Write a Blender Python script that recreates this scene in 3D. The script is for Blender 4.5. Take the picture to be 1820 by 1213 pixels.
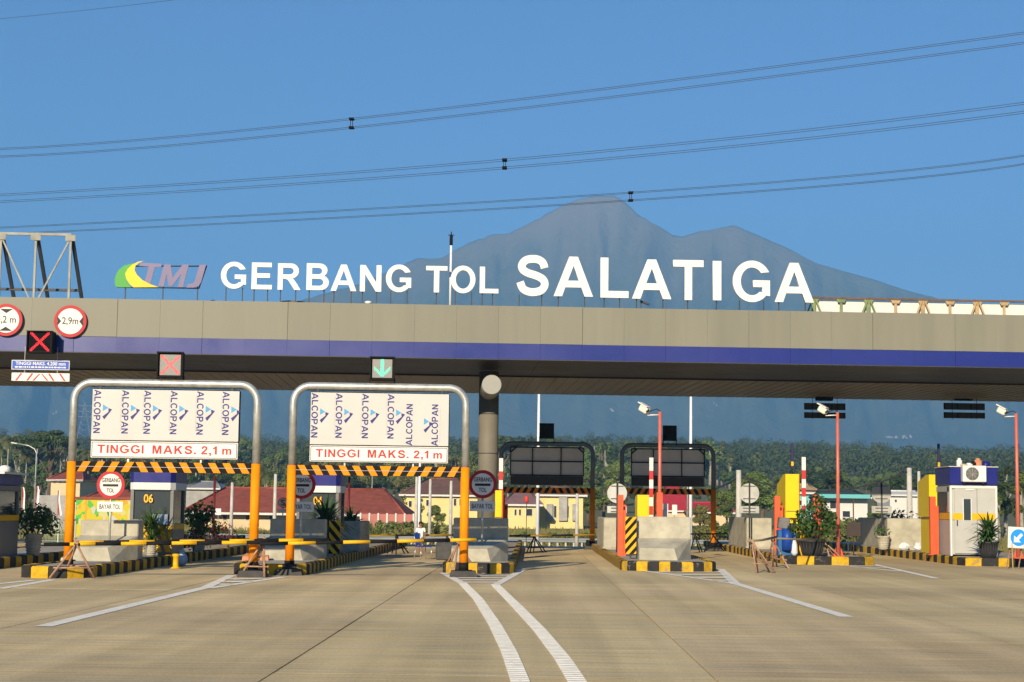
import bpy, bmesh, math, random
import numpy as np
from mathutils import Vector, Matrix
random.seed(7); rng = np.random.default_rng(7)
for o in list(bpy.data.objects): bpy.data.objects.remove(o)
SC = bpy.context.scene
COL = SC.collection
# ------------------------------------------------------------------ camera, sky, sun, exposure
F, CX, CY, EYE = 3000.0, 910.0, 606.5, 1.7           # focal length in photograph pixels
YAW, PITCH, ROLL = 40/3000.0, math.atan(296.5/3000), 0.013
_f0 = Vector((-math.sin(YAW), math.cos(YAW), 0)); _u0 = Vector((0, 0, 1))
FW = _f0*math.cos(PITCH) + _u0*math.sin(PITCH)
_r = FW.cross(_u0).normalized(); _u = _r.cross(FW)
RT = _r*math.cos(ROLL) + _u*math.sin(ROLL); UP = -_r*math.sin(ROLL) + _u*math.cos(ROLL)
cam_d = bpy.data.cameras.new('camera'); cam = bpy.data.objects.new('camera', cam_d); COL.objects.link(cam)
cam_d.sensor_width = 36.0; cam_d.lens = F/1820*36.0; cam_d.clip_start = .1; cam_d.clip_end = 30000
cam.matrix_world = Matrix(((RT.x, UP.x, -FW.x, 0), (RT.y, UP.y, -FW.y, 0), (RT.z, UP.z, -FW.z, EYE), (0, 0, 0, 1)))
SC.camera = cam
SUN_EL, SUN_AZ = math.radians(20), math.radians(16)  # light travels towards +Y, turned 16 degrees to +X
w = bpy.data.worlds.new('World'); SC.world = w; w.use_nodes = True
nt = w.node_tree; bg = nt.nodes['Background']
sky = nt.nodes.new('ShaderNodeTexSky'); sky.sky_type = 'NISHITA'; sky.sun_disc = False
sky.sun_elevation = SUN_EL; sky.sun_rotation = math.radians(180) + SUN_AZ
sky.altitude = 600; sky.air_density = 1.0; sky.dust_density = 0.25; sky.ozone_density = 8.0
nt.links.new(sky.outputs[0], bg.inputs[0]); bg.inputs[1].default_value = 0.055
sd = bpy.data.lights.new('sun', 'SUN'); sun = bpy.data.objects.new('sun', sd); COL.objects.link(sun)
sd.energy = 5.0; sd.angle = math.radians(.53); sd.color = (1.0, .85, .62)
ldir = Vector((math.sin(SUN_AZ)*math.cos(SUN_EL), math.cos(SUN_AZ)*math.cos(SUN_EL), -math.sin(SUN_EL)))
sun.rotation_euler = ldir.to_track_quat('-Z', 'Y').to_euler(); sun.location = (-20, -60, 30)
vs = SC.view_settings
vs.view_transform = 'Standard'; vs.look = 'None'; vs.gamma = 1; vs.use_curve_mapping = False; vs.exposure = 1.15
SC.render.engine = 'CYCLES'
cy = SC.cycles; cy.use_denoising = True; cy.max_bounces = 6; cy.diffuse_bounces = 3; cy.glossy_bounces = 3
cy.transmission_bounces = 4; cy.transparent_max_bounces = 8; cy.volume_bounces = 0; cy.caustics_reflective = False; cy.caustics_refractive = False
# ------------------------------------------------------------------ measuring helpers (design time: where a photographed point stands)
def ray(px, py): return FW + RT*((px-CX)/F) - UP*((py-CY)/F)
def at(px, py, Y):
    d = ray(px, py); return Vector((0, 0, EYE)) + d*(Y/d.y)
def gp(px, py, z=0.0):
    d = ray(px, py); return Vector((0, 0, EYE)) + d*((z-EYE)/d.z)
def bb(x0, y0, x1, y1, Y):
    a = at((x0+x1)/2, y1, Y); b = at((x0+x1)/2, y0, Y); s = (at(x1, y1, Y)-at(x0, y1, Y)).x
    return a.x, a.z, s, b.z-a.z                        # centre x, bottom z, width, height in metres
# ------------------------------------------------------------------ materials
MATS = {}
def mat(name, col, rough=.7, var=.0, scale=3.0, bump=0.0, metal=0.0, emit=None, es=1.0, col2=None, stretch=None, transl=0.0, objvar=0.0, spec=.22, bscale=None, detail=6, wear=None):
    if name in MATS: return MATS[name]
    m = bpy.data.materials.new(name); m.use_nodes = True; MATS[name] = m
    n = m.node_tree.nodes; L = m.node_tree.links; p = n['Principled BSDF']
    p.inputs['Base Color'].default_value = (*col, 1); p.inputs['Roughness'].default_value = rough; p.inputs['Metallic'].default_value = metal
    p.inputs['Specular IOR Level'].default_value = spec
    if emit: p.inputs['Emission Color'].default_value = (*emit, 1); p.inputs['Emission Strength'].default_value = es
    csock = None
    if var or bump or col2:
        g = n.new('ShaderNodeNewGeometry'); mp = n.new('ShaderNodeMapping'); L.new(g.outputs['Position'], mp.inputs[0])
        if stretch: mp.inputs['Scale'].default_value = stretch
        t = n.new('ShaderNodeTexNoise'); t.inputs['Scale'].default_value = scale; t.inputs['Detail'].default_value = detail; t.inputs['Roughness'].default_value = .65
        L.new(mp.outputs[0], t.inputs['Vector'])
        if var or col2:
            r = n.new('ShaderNodeValToRGB'); c2 = col2 or tuple(max(0, c*(1-var)) for c in col); c1 = col if col2 else tuple(min(1, c*(1+var*.6)) for c in col)
            r.color_ramp.elements[0].position = .32; r.color_ramp.elements[1].position = .68
            r.color_ramp.elements[0].color = (*c2, 1); r.color_ramp.elements[1].color = (*c1, 1)
            L.new(t.outputs[0], r.inputs[0]); csock = r.outputs[0]
            rr = n.new('ShaderNodeMapRange'); rr.inputs[3].default_value = max(.03, rough-.12); rr.inputs[4].default_value = min(1, rough+.12)
            L.new(t.outputs[0], rr.inputs[0]); L.new(rr.outputs[0], p.inputs['Roughness'])
        if bump:
            tb = t
            if bscale:
                tb = n.new('ShaderNodeTexNoise'); tb.inputs['Scale'].default_value = bscale; tb.inputs['Detail'].default_value = 5; L.new(mp.outputs[0], tb.inputs['Vector'])
            b = n.new('ShaderNodeBump'); b.inputs['Strength'].default_value = bump; b.inputs['Distance'].default_value = .02
            L.new(tb.outputs[0], b.inputs['Height']); L.new(b.outputs[0], p.inputs['Normal'])
    if wear:                                   # chipped patches of the colour underneath
        wc, wa, ws = wear; gw = n.new('ShaderNodeNewGeometry'); tw = n.new('ShaderNodeTexNoise'); tw.inputs['Scale'].default_value = ws; tw.inputs['Detail'].default_value = 9; tw.inputs['Roughness'].default_value = .7
        L.new(gw.outputs['Position'], tw.inputs['Vector']); rw = n.new('ShaderNodeMapRange'); rw.inputs[1].default_value = .5+.16*(1-wa); rw.inputs[2].default_value = .56+.16*(1-wa); rw.inputs[4].default_value = .85
        L.new(tw.outputs[0], rw.inputs[0]); mw = n.new('ShaderNodeMix'); mw.data_type = 'RGBA'; L.new(rw.outputs[0], mw.inputs[0]); mw.inputs[7].default_value = (*wc, 1)
        if csock: L.new(csock, mw.inputs[6])
        else: mw.inputs[6].default_value = (*col, 1)
        csock = mw.outputs[2]
    if objvar:
        oi = n.new('ShaderNodeObjectInfo'); hs = n.new('ShaderNodeHueSaturation')
        a = n.new('ShaderNodeMapRange'); a.inputs[3].default_value = 1-objvar; a.inputs[4].default_value = 1+objvar
        L.new(oi.outputs['Random'], a.inputs[0]); L.new(a.outputs[0], hs.inputs['Value'])
        h2 = n.new('ShaderNodeMapRange'); h2.inputs[3].default_value = .5-objvar*.07; h2.inputs[4].default_value = .5+objvar*.07
        m7 = n.new('ShaderNodeMath'); m7.operation = 'MULTIPLY'; m7.inputs[1].default_value = 7.31; fr = n.new('ShaderNodeMath'); fr.operation = 'FRACT'
        L.new(oi.outputs['Random'], m7.inputs[0]); L.new(m7.outputs[0], fr.inputs[0]); L.new(fr.outputs[0], h2.inputs[0]); L.new(h2.outputs[0], hs.inputs['Hue'])
        if csock: L.new(csock, hs.inputs['Color'])
        else: hs.inputs['Color'].default_value = (*col, 1)
        csock = hs.outputs[0]
    if csock: L.new(csock, p.inputs['Base Color'])
    if transl:
        tr = n.new('ShaderNodeBsdfTranslucent'); mx = n.new('ShaderNodeMixShader'); mx.inputs[0].default_value = transl
        if csock: L.new(csock, tr.inputs[0])
        else: tr.inputs[0].default_value = (*col, 1)
        L.new(p.outputs[0], mx.inputs[1]); L.new(tr.outputs[0], mx.inputs[2]); L.new(mx.outputs[0], n['Material Output'].inputs[0])
    return m
# ------------------------------------------------------------------ mesh builder
class MB:
    def __init__(s): s.v = []; s.f = []; s.sm = []
    def add(s, vs, fs, smooth=False):
        o = len(s.v); s.v += [tuple(v) for v in vs]; s.f += [tuple(i+o for i in f) for f in fs]; s.sm += [smooth]*len(fs); return s
    def box(s, c, d, rz=0.0, b=0.0, rot=None):
        hx, hy, hz = d[0]/2, d[1]/2, d[2]/2
        R = rot if rot is not None else Matrix.Rotation(rz, 3, 'Z'); c = Vector(c)
        if b <= 0:
            vs = [(x, y, z) for x in (-hx, hx) for y in (-hy, hy) for z in (-hz, hz)]
            fs = [(0, 1, 3, 2), (4, 6, 7, 5), (0, 4, 5, 1), (2, 3, 7, 6), (0, 2, 6, 4), (1, 5, 7, 3)]
        else:
            b = min(b, hx*.9, hy*.9, hz*.9); vs = []
            for sx in (-1, 1):
                for sy in (-1, 1):
                    for sz in (-1, 1):
                        vs += [(sx*hx, sy*(hy-b), sz*(hz-b)), (sx*(hx-b), sy*hy, sz*(hz-b)), (sx*(hx-b), sy*(hy-b), sz*hz)]
            I = lambda x, y, z, k: ((x*2+y)*2+z)*3+k
            fs = []
            for q in (0, 1):
                a = [I(q, 0, 0, 0), I(q, 1, 0, 0), I(q, 1, 1, 0), I(q, 0, 1, 0)]; fs.append(tuple(a if q else a[::-1]))
                a = [I(0, q, 0, 1), I(1, q, 0, 1), I(1, q, 1, 1), I(0, q, 1, 1)]; fs.append(tuple(a[::-1] if q else a))
                a = [I(0, 0, q, 2), I(1, 0, q, 2), I(1, 1, q, 2), I(0, 1, q, 2)]; fs.append(tuple(a if q else a[::-1]))
            for x in (0, 1):
                for y in (0, 1):
                    fs.append((I(x, y, 0, 0), I(x, y, 1, 0), I(x, y, 1, 1), I(x, y, 0, 1)))
                for z in (0, 1): fs.append((I(x, 0, z, 0), I(x, 1, z, 0), I(x, 1, z, 2), I(x, 0, z, 2)))
            for y in (0, 1):
                for z in (0, 1): fs.append((I(0, y, z, 1), I(1, y, z, 1), I(1, y, z, 2), I(0, y, z, 2)))
            for x in (0, 1):
                for y in (0, 1):
                    for z in (0, 1): fs.append((I(x, y, z, 0), I(x, y, z, 1), I(x, y, z, 2)))
        return s.add([R @ Vector(v) + c for v in vs], fs)
    def tube(s, pts, r, n=10, caps=True, smooth=True):
        pts = [Vector(p) for p in pts]; rs = r if isinstance(r, (list, tuple)) else [r]*len(pts)
        vs = []; fs = []; prev = None
        for i, p in enumerate(pts):
            t = ((pts[min(i+1, len(pts)-1)]-pts[i]).normalized() + (pts[i]-pts[max(i-1, 0)]).normalized())
            t = t.normalized() if t.length > 1e-9 else Vector((0, 0, 1))
            if prev is None:
                a = Vector((1, 0, 0)) if abs(t.x) < .9 else Vector((0, 1, 0)); u = t.cross(a).normalized()
            else: u = (prev - t*prev.dot(t)).normalized()
            prev = u; v = t.cross(u)
            for k in range(n):
                a = 2*math.pi*k/n; vs.append(p + (u*math.cos(a) + v*math.sin(a))*rs[i])
        for i in range(len(pts)-1):
            for k in range(n): fs.append((i*n+k, i*n+(k+1) % n, (i+1)*n+(k+1) % n, (i+1)*n+k))
        s.add(vs, fs, smooth)
        if caps:
            s.add(vs[:n], [tuple(range(n))[::-1]]); s.add(vs[-n:], [tuple(range(n))])
        return s
    def lathe(s, prof, c=(0, 0, 0), n=24, smooth=True, axis='Z'):
        vs = []; fs = []
        for r, z in prof:
            for k in range(n):
                a = 2*math.pi*k/n; x, y = r*math.cos(a), r*math.sin(a)
                vs.append((c[0]+x, c[1]+y, c[2]+z) if axis == 'Z' else (c[0]+x, c[1]+z, c[2]+y))
        for i in range(len(prof)-1):
            for k in range(n): fs.append((i*n+k, i*n+(k+1) % n, (i+1)*n+(k+1) % n, (i+1)*n+k))
        s.add(vs, fs, smooth)
        if prof[0][0] > 1e-4: s.add(vs[:n], [tuple(range(n))[::-1]])
        if prof[-1][0] > 1e-4: s.add(vs[-n:], [tuple(range(n))])
        return s
    def prism(s, poly, y0, y1):            # polygon in x,z extruded from y0 to y1
        n = len(poly); vs = [(x, y0, z) for x, z in poly] + [(x, y1, z) for x, z in poly]
        fs = [tuple(range(n)), tuple(range(n, 2*n))[::-1]] + [(i, i+n, (i+1) % n+n, (i+1) % n) for i in range(n)]
        return s.add(vs, fs)
    def hexa(s, b, t):                     # bottom 4 points, top 4 points, both ccw seen from above
        return s.add(list(b)+list(t), [(3, 2, 1, 0), (4, 5, 6, 7)] + [(i, (i+1) % 4, (i+1) % 4+4, i+4) for i in range(4)])
    def sphere(s, c, r, n=12, m=8, sc=(1, 1, 1)):
        vs = [(c[0]+r*sc[0]*math.sin(math.pi*j/m)*math.cos(2*math.pi*k/n), c[1]+r*sc[1]*math.sin(math.pi*j/m)*math.sin(2*math.pi*k/n), c[2]+r*sc[2]*math.cos(math.pi*j/m)) for j in range(m+1) for k in range(n)]
        return s.add(vs, [(j*n+k, (j+1)*n+k, (j+1)*n+(k+1) % n, j*n+(k+1) % n) for j in range(m) for k in range(n)], True)
    def mesh(s, name):
        me = bpy.data.meshes.new(name); me.from_pydata(s.v, [], s.f)
        me.polygons.foreach_set('use_smooth', s.sm); me.update(); return me
def fixn(me):
    b = bmesh.new(); b.from_mesh(me); bmesh.ops.remove_doubles(b, verts=b.verts, dist=1e-5); bmesh.ops.recalc_face_normals(b, faces=b.faces); b.to_mesh(me); b.free(); return me
def link(o, parent=None):
    COL.objects.link(o)
    if parent is not None: o.parent = parent
    return o
def tag(o, label=None, cat=None, group=None, kind=None):
    for k, v in (('label', label), ('category', cat), ('group', group), ('kind', kind)):
        if v: o[k] = v
    return o
def obj(name, mb, material, parent=None, loc=None, rz=0.0, label=None):
    me = mb.mesh(name) if isinstance(mb, MB) else mb
    if isinstance(mb, MB): fixn(me)
    if not me.materials: me.materials.append(material)
    o = bpy.data.objects.new(name, me); link(o, parent)
    if loc is not None: o.location = loc
    if rz: o.rotation_euler.z = rz
    if label: o['label'] = label
    return o
def thing(name, label, cat, loc=(0, 0, 0), rz=0.0, group=None, kind=None):
    o = bpy.data.objects.new(name, None); link(o); o.location = loc; o.rotation_euler.z = rz; o.empty_display_size = .2
    return tag(o, label, cat, group, kind)
def copy_tree(o, parent=None):
    c = o.copy(); link(c)
    c.parent = parent
    for ch in list(o.children): copy_tree(ch, c)
    return c
# ------------------------------------------------------------------ lettering
def curve_mesh(name, loops, ext):
    cu = bpy.data.curves.new(name, 'CURVE'); cu.dimensions = '2D'; cu.fill_mode = 'BOTH'; cu.extrude = ext/2
    for lp in loops:
        sp = cu.splines.new('POLY'); sp.points.add(len(lp)-1); sp.use_cyclic_u = True
        for q, (x, y) in zip(sp.points, lp): q.co = (x, y, 0, 1)
    return _tomesh(cu, name)
def _tomesh(cu, name):
    o = bpy.data.objects.new('tmp', cu); COL.objects.link(o)
    bpy.context.view_layer.update()
    me = bpy.data.meshes.new_from_object(o.evaluated_get(bpy.context.evaluated_depsgraph_get())); me.name = name
    bpy.data.objects.remove(o); bpy.data.curves.remove(cu); me.materials.clear(); return me
def stand(me, w=None, h=None, yoff=0.0, cx=0.0, cz=0.0, rot=0.0):
    """fit a flat mesh to w x h, turn it by rot in its plane and stand it up facing -Y, centred on (cx, cz)"""
    a = np.zeros(len(me.vertices)*3); me.vertices.foreach_get('co', a); a = a.reshape(-1, 3)
    lo, hi = a.min(0), a.max(0); c = (lo+hi)/2; sx = w/(hi-lo)[0] if w else None; sy = h/(hi-lo)[1] if h else None
    if sx is None: sx = sy
    if sy is None: sy = sx
    x = (a[:, 0]-c[0])*sx; y = (a[:, 1]-c[1])*sy; z = a[:, 2]-c[2]
    cr, sr = math.cos(rot), math.sin(rot); x, y = x*cr-y*sr, x*sr+y*cr
    a = np.stack([x+cx, -z+yoff, y+cz], 1); me.vertices.foreach_set('co', a.ravel()); me.update(); return me
def text(s, w, h, yoff=0.0, cx=0.0, cz=0.0, rot=0.0, bold=.012, ext=.006, name='lettering', space=1.0):
    cu = bpy.data.curves.new(name, 'FONT'); cu.body = s; cu.extrude = ext/2; cu.offset = bold; cu.space_character = space; cu.resolution_u = 4
    return stand(_tomesh(cu, name), w, h, yoff, cx, cz, rot)
def arc(cx, cy, rx, ry, a0, a1, n=14): return [(cx+rx*math.cos(math.radians(a0+(a1-a0)*i/n)), cy+ry*math.sin(math.radians(a0+(a1-a0)*i/n))) for i in range(n+1)]
def stroke(pts, t, sub=5):
    P = [pts[0]]+list(pts)+[pts[-1]]; S = []
    for i in range(1, len(P)-2):
        for k in range(sub):
            u = k/sub; q = []
            for c in (0, 1):
                a, b_, c_, d = P[i-1][c], P[i][c], P[i+1][c], P[i+2][c]
                q.append(.5*((2*b_)+(-a+c_)*u+(2*a-5*b_+4*c_-d)*u*u+(-a+3*b_-3*c_+d)*u**3))
            S.append(tuple(q))
    S.append(pts[-1]); l = []; r = []
    for i, p in enumerate(S):
        a = S[max(i-1, 0)]; b_ = S[min(i+1, len(S)-1)]; dx, dy = b_[0]-a[0], b_[1]-a[1]; k = math.hypot(dx, dy)
        l.append((p[0]-dy/k*t/2, p[1]+dx/k*t/2)); r.append((p[0]+dy/k*t/2, p[1]-dx/k*t/2))
    return l + r[::-1]
def glyph(c):
    if c == 'I': return [[(0, 0), (.2, 0), (.2, 1), (0, 1)]]
    if c == 'L': return [[(0, 0), (.72, 0), (.72, .17), (.2, .17), (.2, 1), (0, 1)]]
    if c == 'T': return [[(.3, 0), (.5, 0), (.5, .83), (.8, .83), (.8, 1), (0, 1), (0, .83), (.3, .83)]]
    if c == 'E': return [[(0, 0), (.78, 0), (.78, .17), (.2, .17), (.2, .43), (.7, .43), (.7, .6), (.2, .6), (.2, .83), (.76, .83), (.76, 1), (0, 1)]]
    if c == 'A': return [[(0, 0), (.215, 0), (.295, .225), (.7, .225), (.785, 0), (1, 0), (.61, 1), (.39, 1)], [(.36, .395), (.64, .395), (.5, .77)]]
    if c == 'N': return [[(0, 0), (.19, 0), (.19, .65), (.6, 0), (.8, 0), (.8, 1), (.61, 1), (.61, .34), (.2, 1), (0, 1)]]
    if c == 'O': return [arc(.5, .5, .5, .515, 0, 352, 44), arc(.5, .5, .293, .345, 0, 350, 36)]
    if c == 'R': return [[(0, 0), (.2, 0), (.2, .415), (.29, .415), (.4, .375), (.66, 0), (.9, 0), (.76, .225), (.63, .39), (.58, .43)] + arc(.52, .715, .3, .285, -62, 90, 12) + [(0, 1)], [(.2, .58)] + arc(.47, .71, .145, .125, -90, 90, 8) + [(.2, .835)]]
    if c == 'B': return [[(0, 0)] + arc(.5, .285, .32, .285, -90, 62, 12) + arc(.47, .745, .29, .255, -38, 90, 10) + [(0, 1)], [(.2, .165)] + arc(.47, .295, .145, .13, -90, 90, 8) + [(.2, .425)], [(.2, .595)] + arc(.44, .715, .125, .12, -90, 90, 8) + [(.2, .835)]]
    if c == 'G': return [arc(.5, .5, .5, .515, 27, 318, 40) + [(.97, .14), (.97, .53), (.53, .53), (.53, .36), (.77, .36), (.77, .235)] + arc(.5, .5, .293, .345, 312, 38, 30)]
    if c == 'C': return [arc(.5, .5, .48, .515, 40, 320, 40) + arc(.5, .5, .275, .345, 316, 44, 32)]
    if c == 'P': return [[(0, 0), (.2, 0), (.2, .36)] + arc(.48, .68, .32, .32, -90, 90, 14) + [(0, 1)], [(.2, .53)] + arc(.45, .685, .15, .15, -90, 90, 8) + [(.2, .835)]]
    if c == 'M': return [[(0, 0), (.19, 0), (.19, .72), (.38, 0), (.57, 0), (.76, .72), (.76, 0), (.95, 0), (.95, 1), (.66, 1), (.475, .32), (.29, 1), (0, 1)]]
    if c == 'K': return [[(0, 0), (.2, 0), (.2, .3), (.34, .45), (.62, 0), (.88, 0), (.48, .6), (.86, 1), (.59, 1), (.2, .57), (.2, 1), (0, 1)]]
    if c == '1': return [[(.22, 0), (.42, 0), (.42, 1), (.26, 1), (.16, .86), (0, .77), (0, .6), (.22, .72)]]
    if c == '2': return [stroke([(.11, .66), (.14, .8), (.25, .9), (.4, .905), (.53, .83), (.555, .7), (.49, .56), (.36, .41), (.2, .25), (.09, .085), (.36, .085), (.64, .085)], .18, 6)]
    if c == 'm': return [[(0, 0), (.18, 0), (.18, .44), (.25, .56), (.36, .56), (.40, .48), (.40, 0), (.58, 0), (.58, .44), (.65, .56), (.75, .56), (.79, .48), (.79, 0), (.97, 0), (.97, .52), (.92, .66), (.79, .72), (.66, .69), (.57, .6), (.5, .69), (.38, .72), (.26, .68), (.17, .6), (.17, .71), (0, .71)]]
    if c == '.': return [[(0, 0), (.2, 0), (.2, .2), (0, .2)]]
    if c == ',': return [[(.02, -.22), (.12, -.2), (.2, -.06), (.2, .2), (0, .2), (0, 0), (.09, 0)]]
    if c == 'S': return [stroke([(.745, .69), (.70, .82), (.58, .9), (.42, .915), (.26, .875), (.165, .755), (.2, .635), (.34, .555), (.54, .495), (.70, .41), (.755, .28), (.68, .145), (.52, .088), (.36, .09), (.2, .165), (.125, .335)], .195)]
def gtext(s, w, h, yoff=0.0, cx=0.0, cz=0.0, rot=0.0, ext=.003, gap=.16, name='lettering'):
    loops = []; x = 0.0
    for c in s:
        if c == ' ': x += .38; continue
        g = glyph(c); lo = min(p[0] for l in g for p in l); hi = max(p[0] for l in g for p in l)
        loops += [[(p[0]-lo+x, p[1]) for p in l] for l in g]; x += hi-lo+gap
    return stand(curve_mesh(name, loops, ext), w, h, yoff, cx, cz, rot)
def letter_mesh(c, w, h, depth): return stand(curve_mesh('letter_face', glyph(c), depth), w, h)
# ------------------------------------------------------------------ palette
WHITE = mat('white_paint', (.62, .61, .585), .5, .06, 2)
LETTERW = mat('letter_white', (.70, .69, .66), .55, .03, 2)
GALV = mat('galvanised_steel', (.46, .47, .45), .42, .25, 5, metal=.55)
ORANGE = mat('orange_paint', (.80, .245, .003), .55, .12, 4, spec=.1)
REDOR = mat('red_orange_paint', (.66, .10, .035), .42, .12, 4)
BLACK = mat('black_paint', (.012, .0115, .0115), .75, .3, 6, spec=.1)
DKGREY = mat('dark_grey_steel', (.045, .047, .05), .5, .25, 5)
YELLOW = mat('yellow_paint', (.68, .38, .006), .45, .12, 3)
CABY = mat('cabinet_yellow', (.68, .50, .012), .5, .06, 3, spec=.15)
KYEL = mat('kerb_yellow', (.52, .31, .012), .75, .35, 6, bump=.3, wear=((.26, .22, .15), .55, 5))
KBLK = mat('kerb_black', (.028, .027, .026), .8, .4, 6, bump=.3, wear=((.17, .15, .12), .5, 5))
CONC = mat('cream_concrete', (.405, .38, .30), .85, .25, 2.2, bump=.3, bscale=14, wear=((.30, .27, .22), .35, 1.3))
CONCG = mat('island_concrete', (.36, .33, .28), .9, .28, 2.5, bump=.3, bscale=12)
RED = mat('sign_red', (.40, .012, .018), .45, .08, 4)
BLUEB = mat('deep_blue_paint', (.014, .018, .16), .32, .1, 2)
SIGNW = mat('sign_white', (.66, .65, .625), .45, .05, 3)
BOARDW = mat('board_white_film', (.49, .485, .47), .4, .04, 1.5)
NAVY = mat('print_navy', (.035, .03, .17), .5)
SKYB = mat('print_light_blue', (.08, .30, .55), .5)
GREYP = mat('print_grey', (.42, .42, .43), .5)
TXTRED = mat('print_red', (.46, .028, .03), .5)
TXTBLK = mat('print_black', (.015, .015, .015), .5)
WOOD = mat('rough_wood', (.36, .22, .145), .8, .35, 9, bump=.3)
BAMBOO = mat('bamboo', (.30, .24, .15), .7, .3, 9)
GLASS = mat('tinted_window', (.03, .04, .045), .06, .15, 1.5, spec=.6)
BOOTHG = mat('booth_grey_panel', (.16, .16, .155), .42, .1, 2)
BOOTHW = mat('booth_white_panel', (.40, .40, .375), .42, .07, 2)
TERRA = mat('terracotta', (.50, .22, .12), .85, .25, 6, bump=.3)
POTBLK = mat('black_plastic_pot', (.03, .03, .03), .5, .2, 6)
POTW = mat('whitewashed_pot', (.42, .39, .32), .85, .25, 6, bump=.2)
SOIL = mat('soil', (.06, .04, .025), .95, .4, 8)
CHAIRB = mat('blue_plastic', (.01, .05, .28), .4, .1, 4)
CHROME = mat('steel_tube', (.55, .55, .55), .3, metal=.8)
SKIN = mat('skin', (.25, .13, .08), .55)
HAIR = mat('hair', (.012, .01, .009), .6)
SHIRT = mat('white_cotton', (.78, .77, .75), .85, .06, 10)
SHORTS = mat('dark_shorts', (.05, .045, .05), .85)
UPOLE = mat('concrete_pole', (.46, .44, .39), .85, .2, 3)
WPOLE = mat('white_pole', (.70, .71, .72), .5, .05, 2)
WIRE = mat('conductor', (.035, .036, .04), .5)
LEDR = mat('led_red', (.6, .02, .03), .6, emit=(1, .02, .05), es=.55)
LEDG = mat('led_green', (.04, .5, .38), .6, emit=(.04, 1, .70), es=.4)
LEDBG = mat('led_lens_grey', (.26, .26, .245), .6, .2, 40)
LEDBK = mat('led_lens_black', (.008, .008, .008), .9, spec=.05)
TILE_R = mat('red_roof_tile', (.27, .07, .045), .85, .3, 1.2, bump=.3)
TILE_B = mat('brown_roof_tile', (.16, .085, .065), .85, .25, 1.2, bump=.3)
TILE_T = mat('tan_roof_tile', (.42, .30, .16), .85, .2, 1.2)
TILE_G = mat('dark_green_roof', (.035, .055, .055), .75, .2, 1.2)
YWALL = mat('pale_yellow_wall', (.66, .54, .24), .8, .07, .6)
CWALL = mat('cream_wall', (.6, .47, .29), .8, .08, .6)
WWALL = mat('white_wall', (.6, .59, .56), .8, .06, .6)
TURQ = mat('turquoise_wall', (.13, .42, .42), .7, .06, .6)
GWALL = mat('grey_stone_wall', (.33, .32, .30), .9, .25, 1.0)
DARKWIN = mat('dark_window', (.03, .035, .04), .2)
BARK = mat('bark', (.13, .10, .07), .9, .35, 3)
PALEBARK = mat('pale_bark', (.30, .28, .23), .9, .3, 3)
LEAF1 = mat('leaf_mid', (.15, .20, .05), .6, .45, .35, transl=.28, objvar=.28)
LEAF2 = mat('leaf_dark', (.062, .095, .032), .6, .45, .35, transl=.25, objvar=.25)
LEAF3 = mat('leaf_olive', (.20, .20, .06), .6, .4, .35, transl=.28, objvar=.25)
PALMG = mat('palm_frond', (.14, .15, .06), .5, .35, .5, transl=.22, objvar=.22)
POTG = mat('pot_leaf', (.06, .12, .025), .5, .4, 4, transl=.25, objvar=.2)
POTR = mat('red_leaf', (.12, .02, .02), .5, .5, 5, transl=.2)
MARK = mat('road_paint_white', (.82, .78, .68), .75, .18, 5, wear=((.45, .38, .26), .45, 7))
# ------------------------------------------------------------------ terrain
TP = [(-1500, -.06), (74, -.06), (118, -1.17), (260, -.42), (450, 3), (760, 17), (1100, 33), (1600, 60), (4900, 70)]
def terr(x, y):
    for (a, za), (b, zb) in zip(TP, TP[1:]):
        if a <= y <= b:
            t = (y-a)/(b-a); z = za+(zb-za)*t
            if y > 300: z += min(1, (y-300)/300)*(2.2*math.sin(x/95+1)+1.6*math.sin(x/41+y/70))
            return z
    return TP[-1][1]
ys = [-1500, -600, -200, -60, 0, 40, 74, 85, 96, 107, 118, 140, 170, 200, 230, 260, 300, 350, 400, 450, 520, 600, 680, 760, 880, 1000, 1100, 1350, 1600, 2500, 4900]
xs = [-3600, -2400, -1600, -1100, -800] + [-600+i*25 for i in range(49)] + [800, 1100, 1600, 2400, 3600]
g = MB(); g.add([(x, y, terr(x, y)) for y in ys for x in xs], [(j*len(xs)+i, j*len(xs)+i+1, (j+1)*len(xs)+i+1, (j+1)*len(xs)+i) for j in range(len(ys)-1) for i in range(len(xs)-1)], True)
GRASS = mat('grass_ground', (.115, .125, .038), .9, .4, .12, bump=.4, col2=(.16, .135, .06), bscale=1.5)
tag(obj('ground', g, GRASS), kind='structure')
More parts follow.
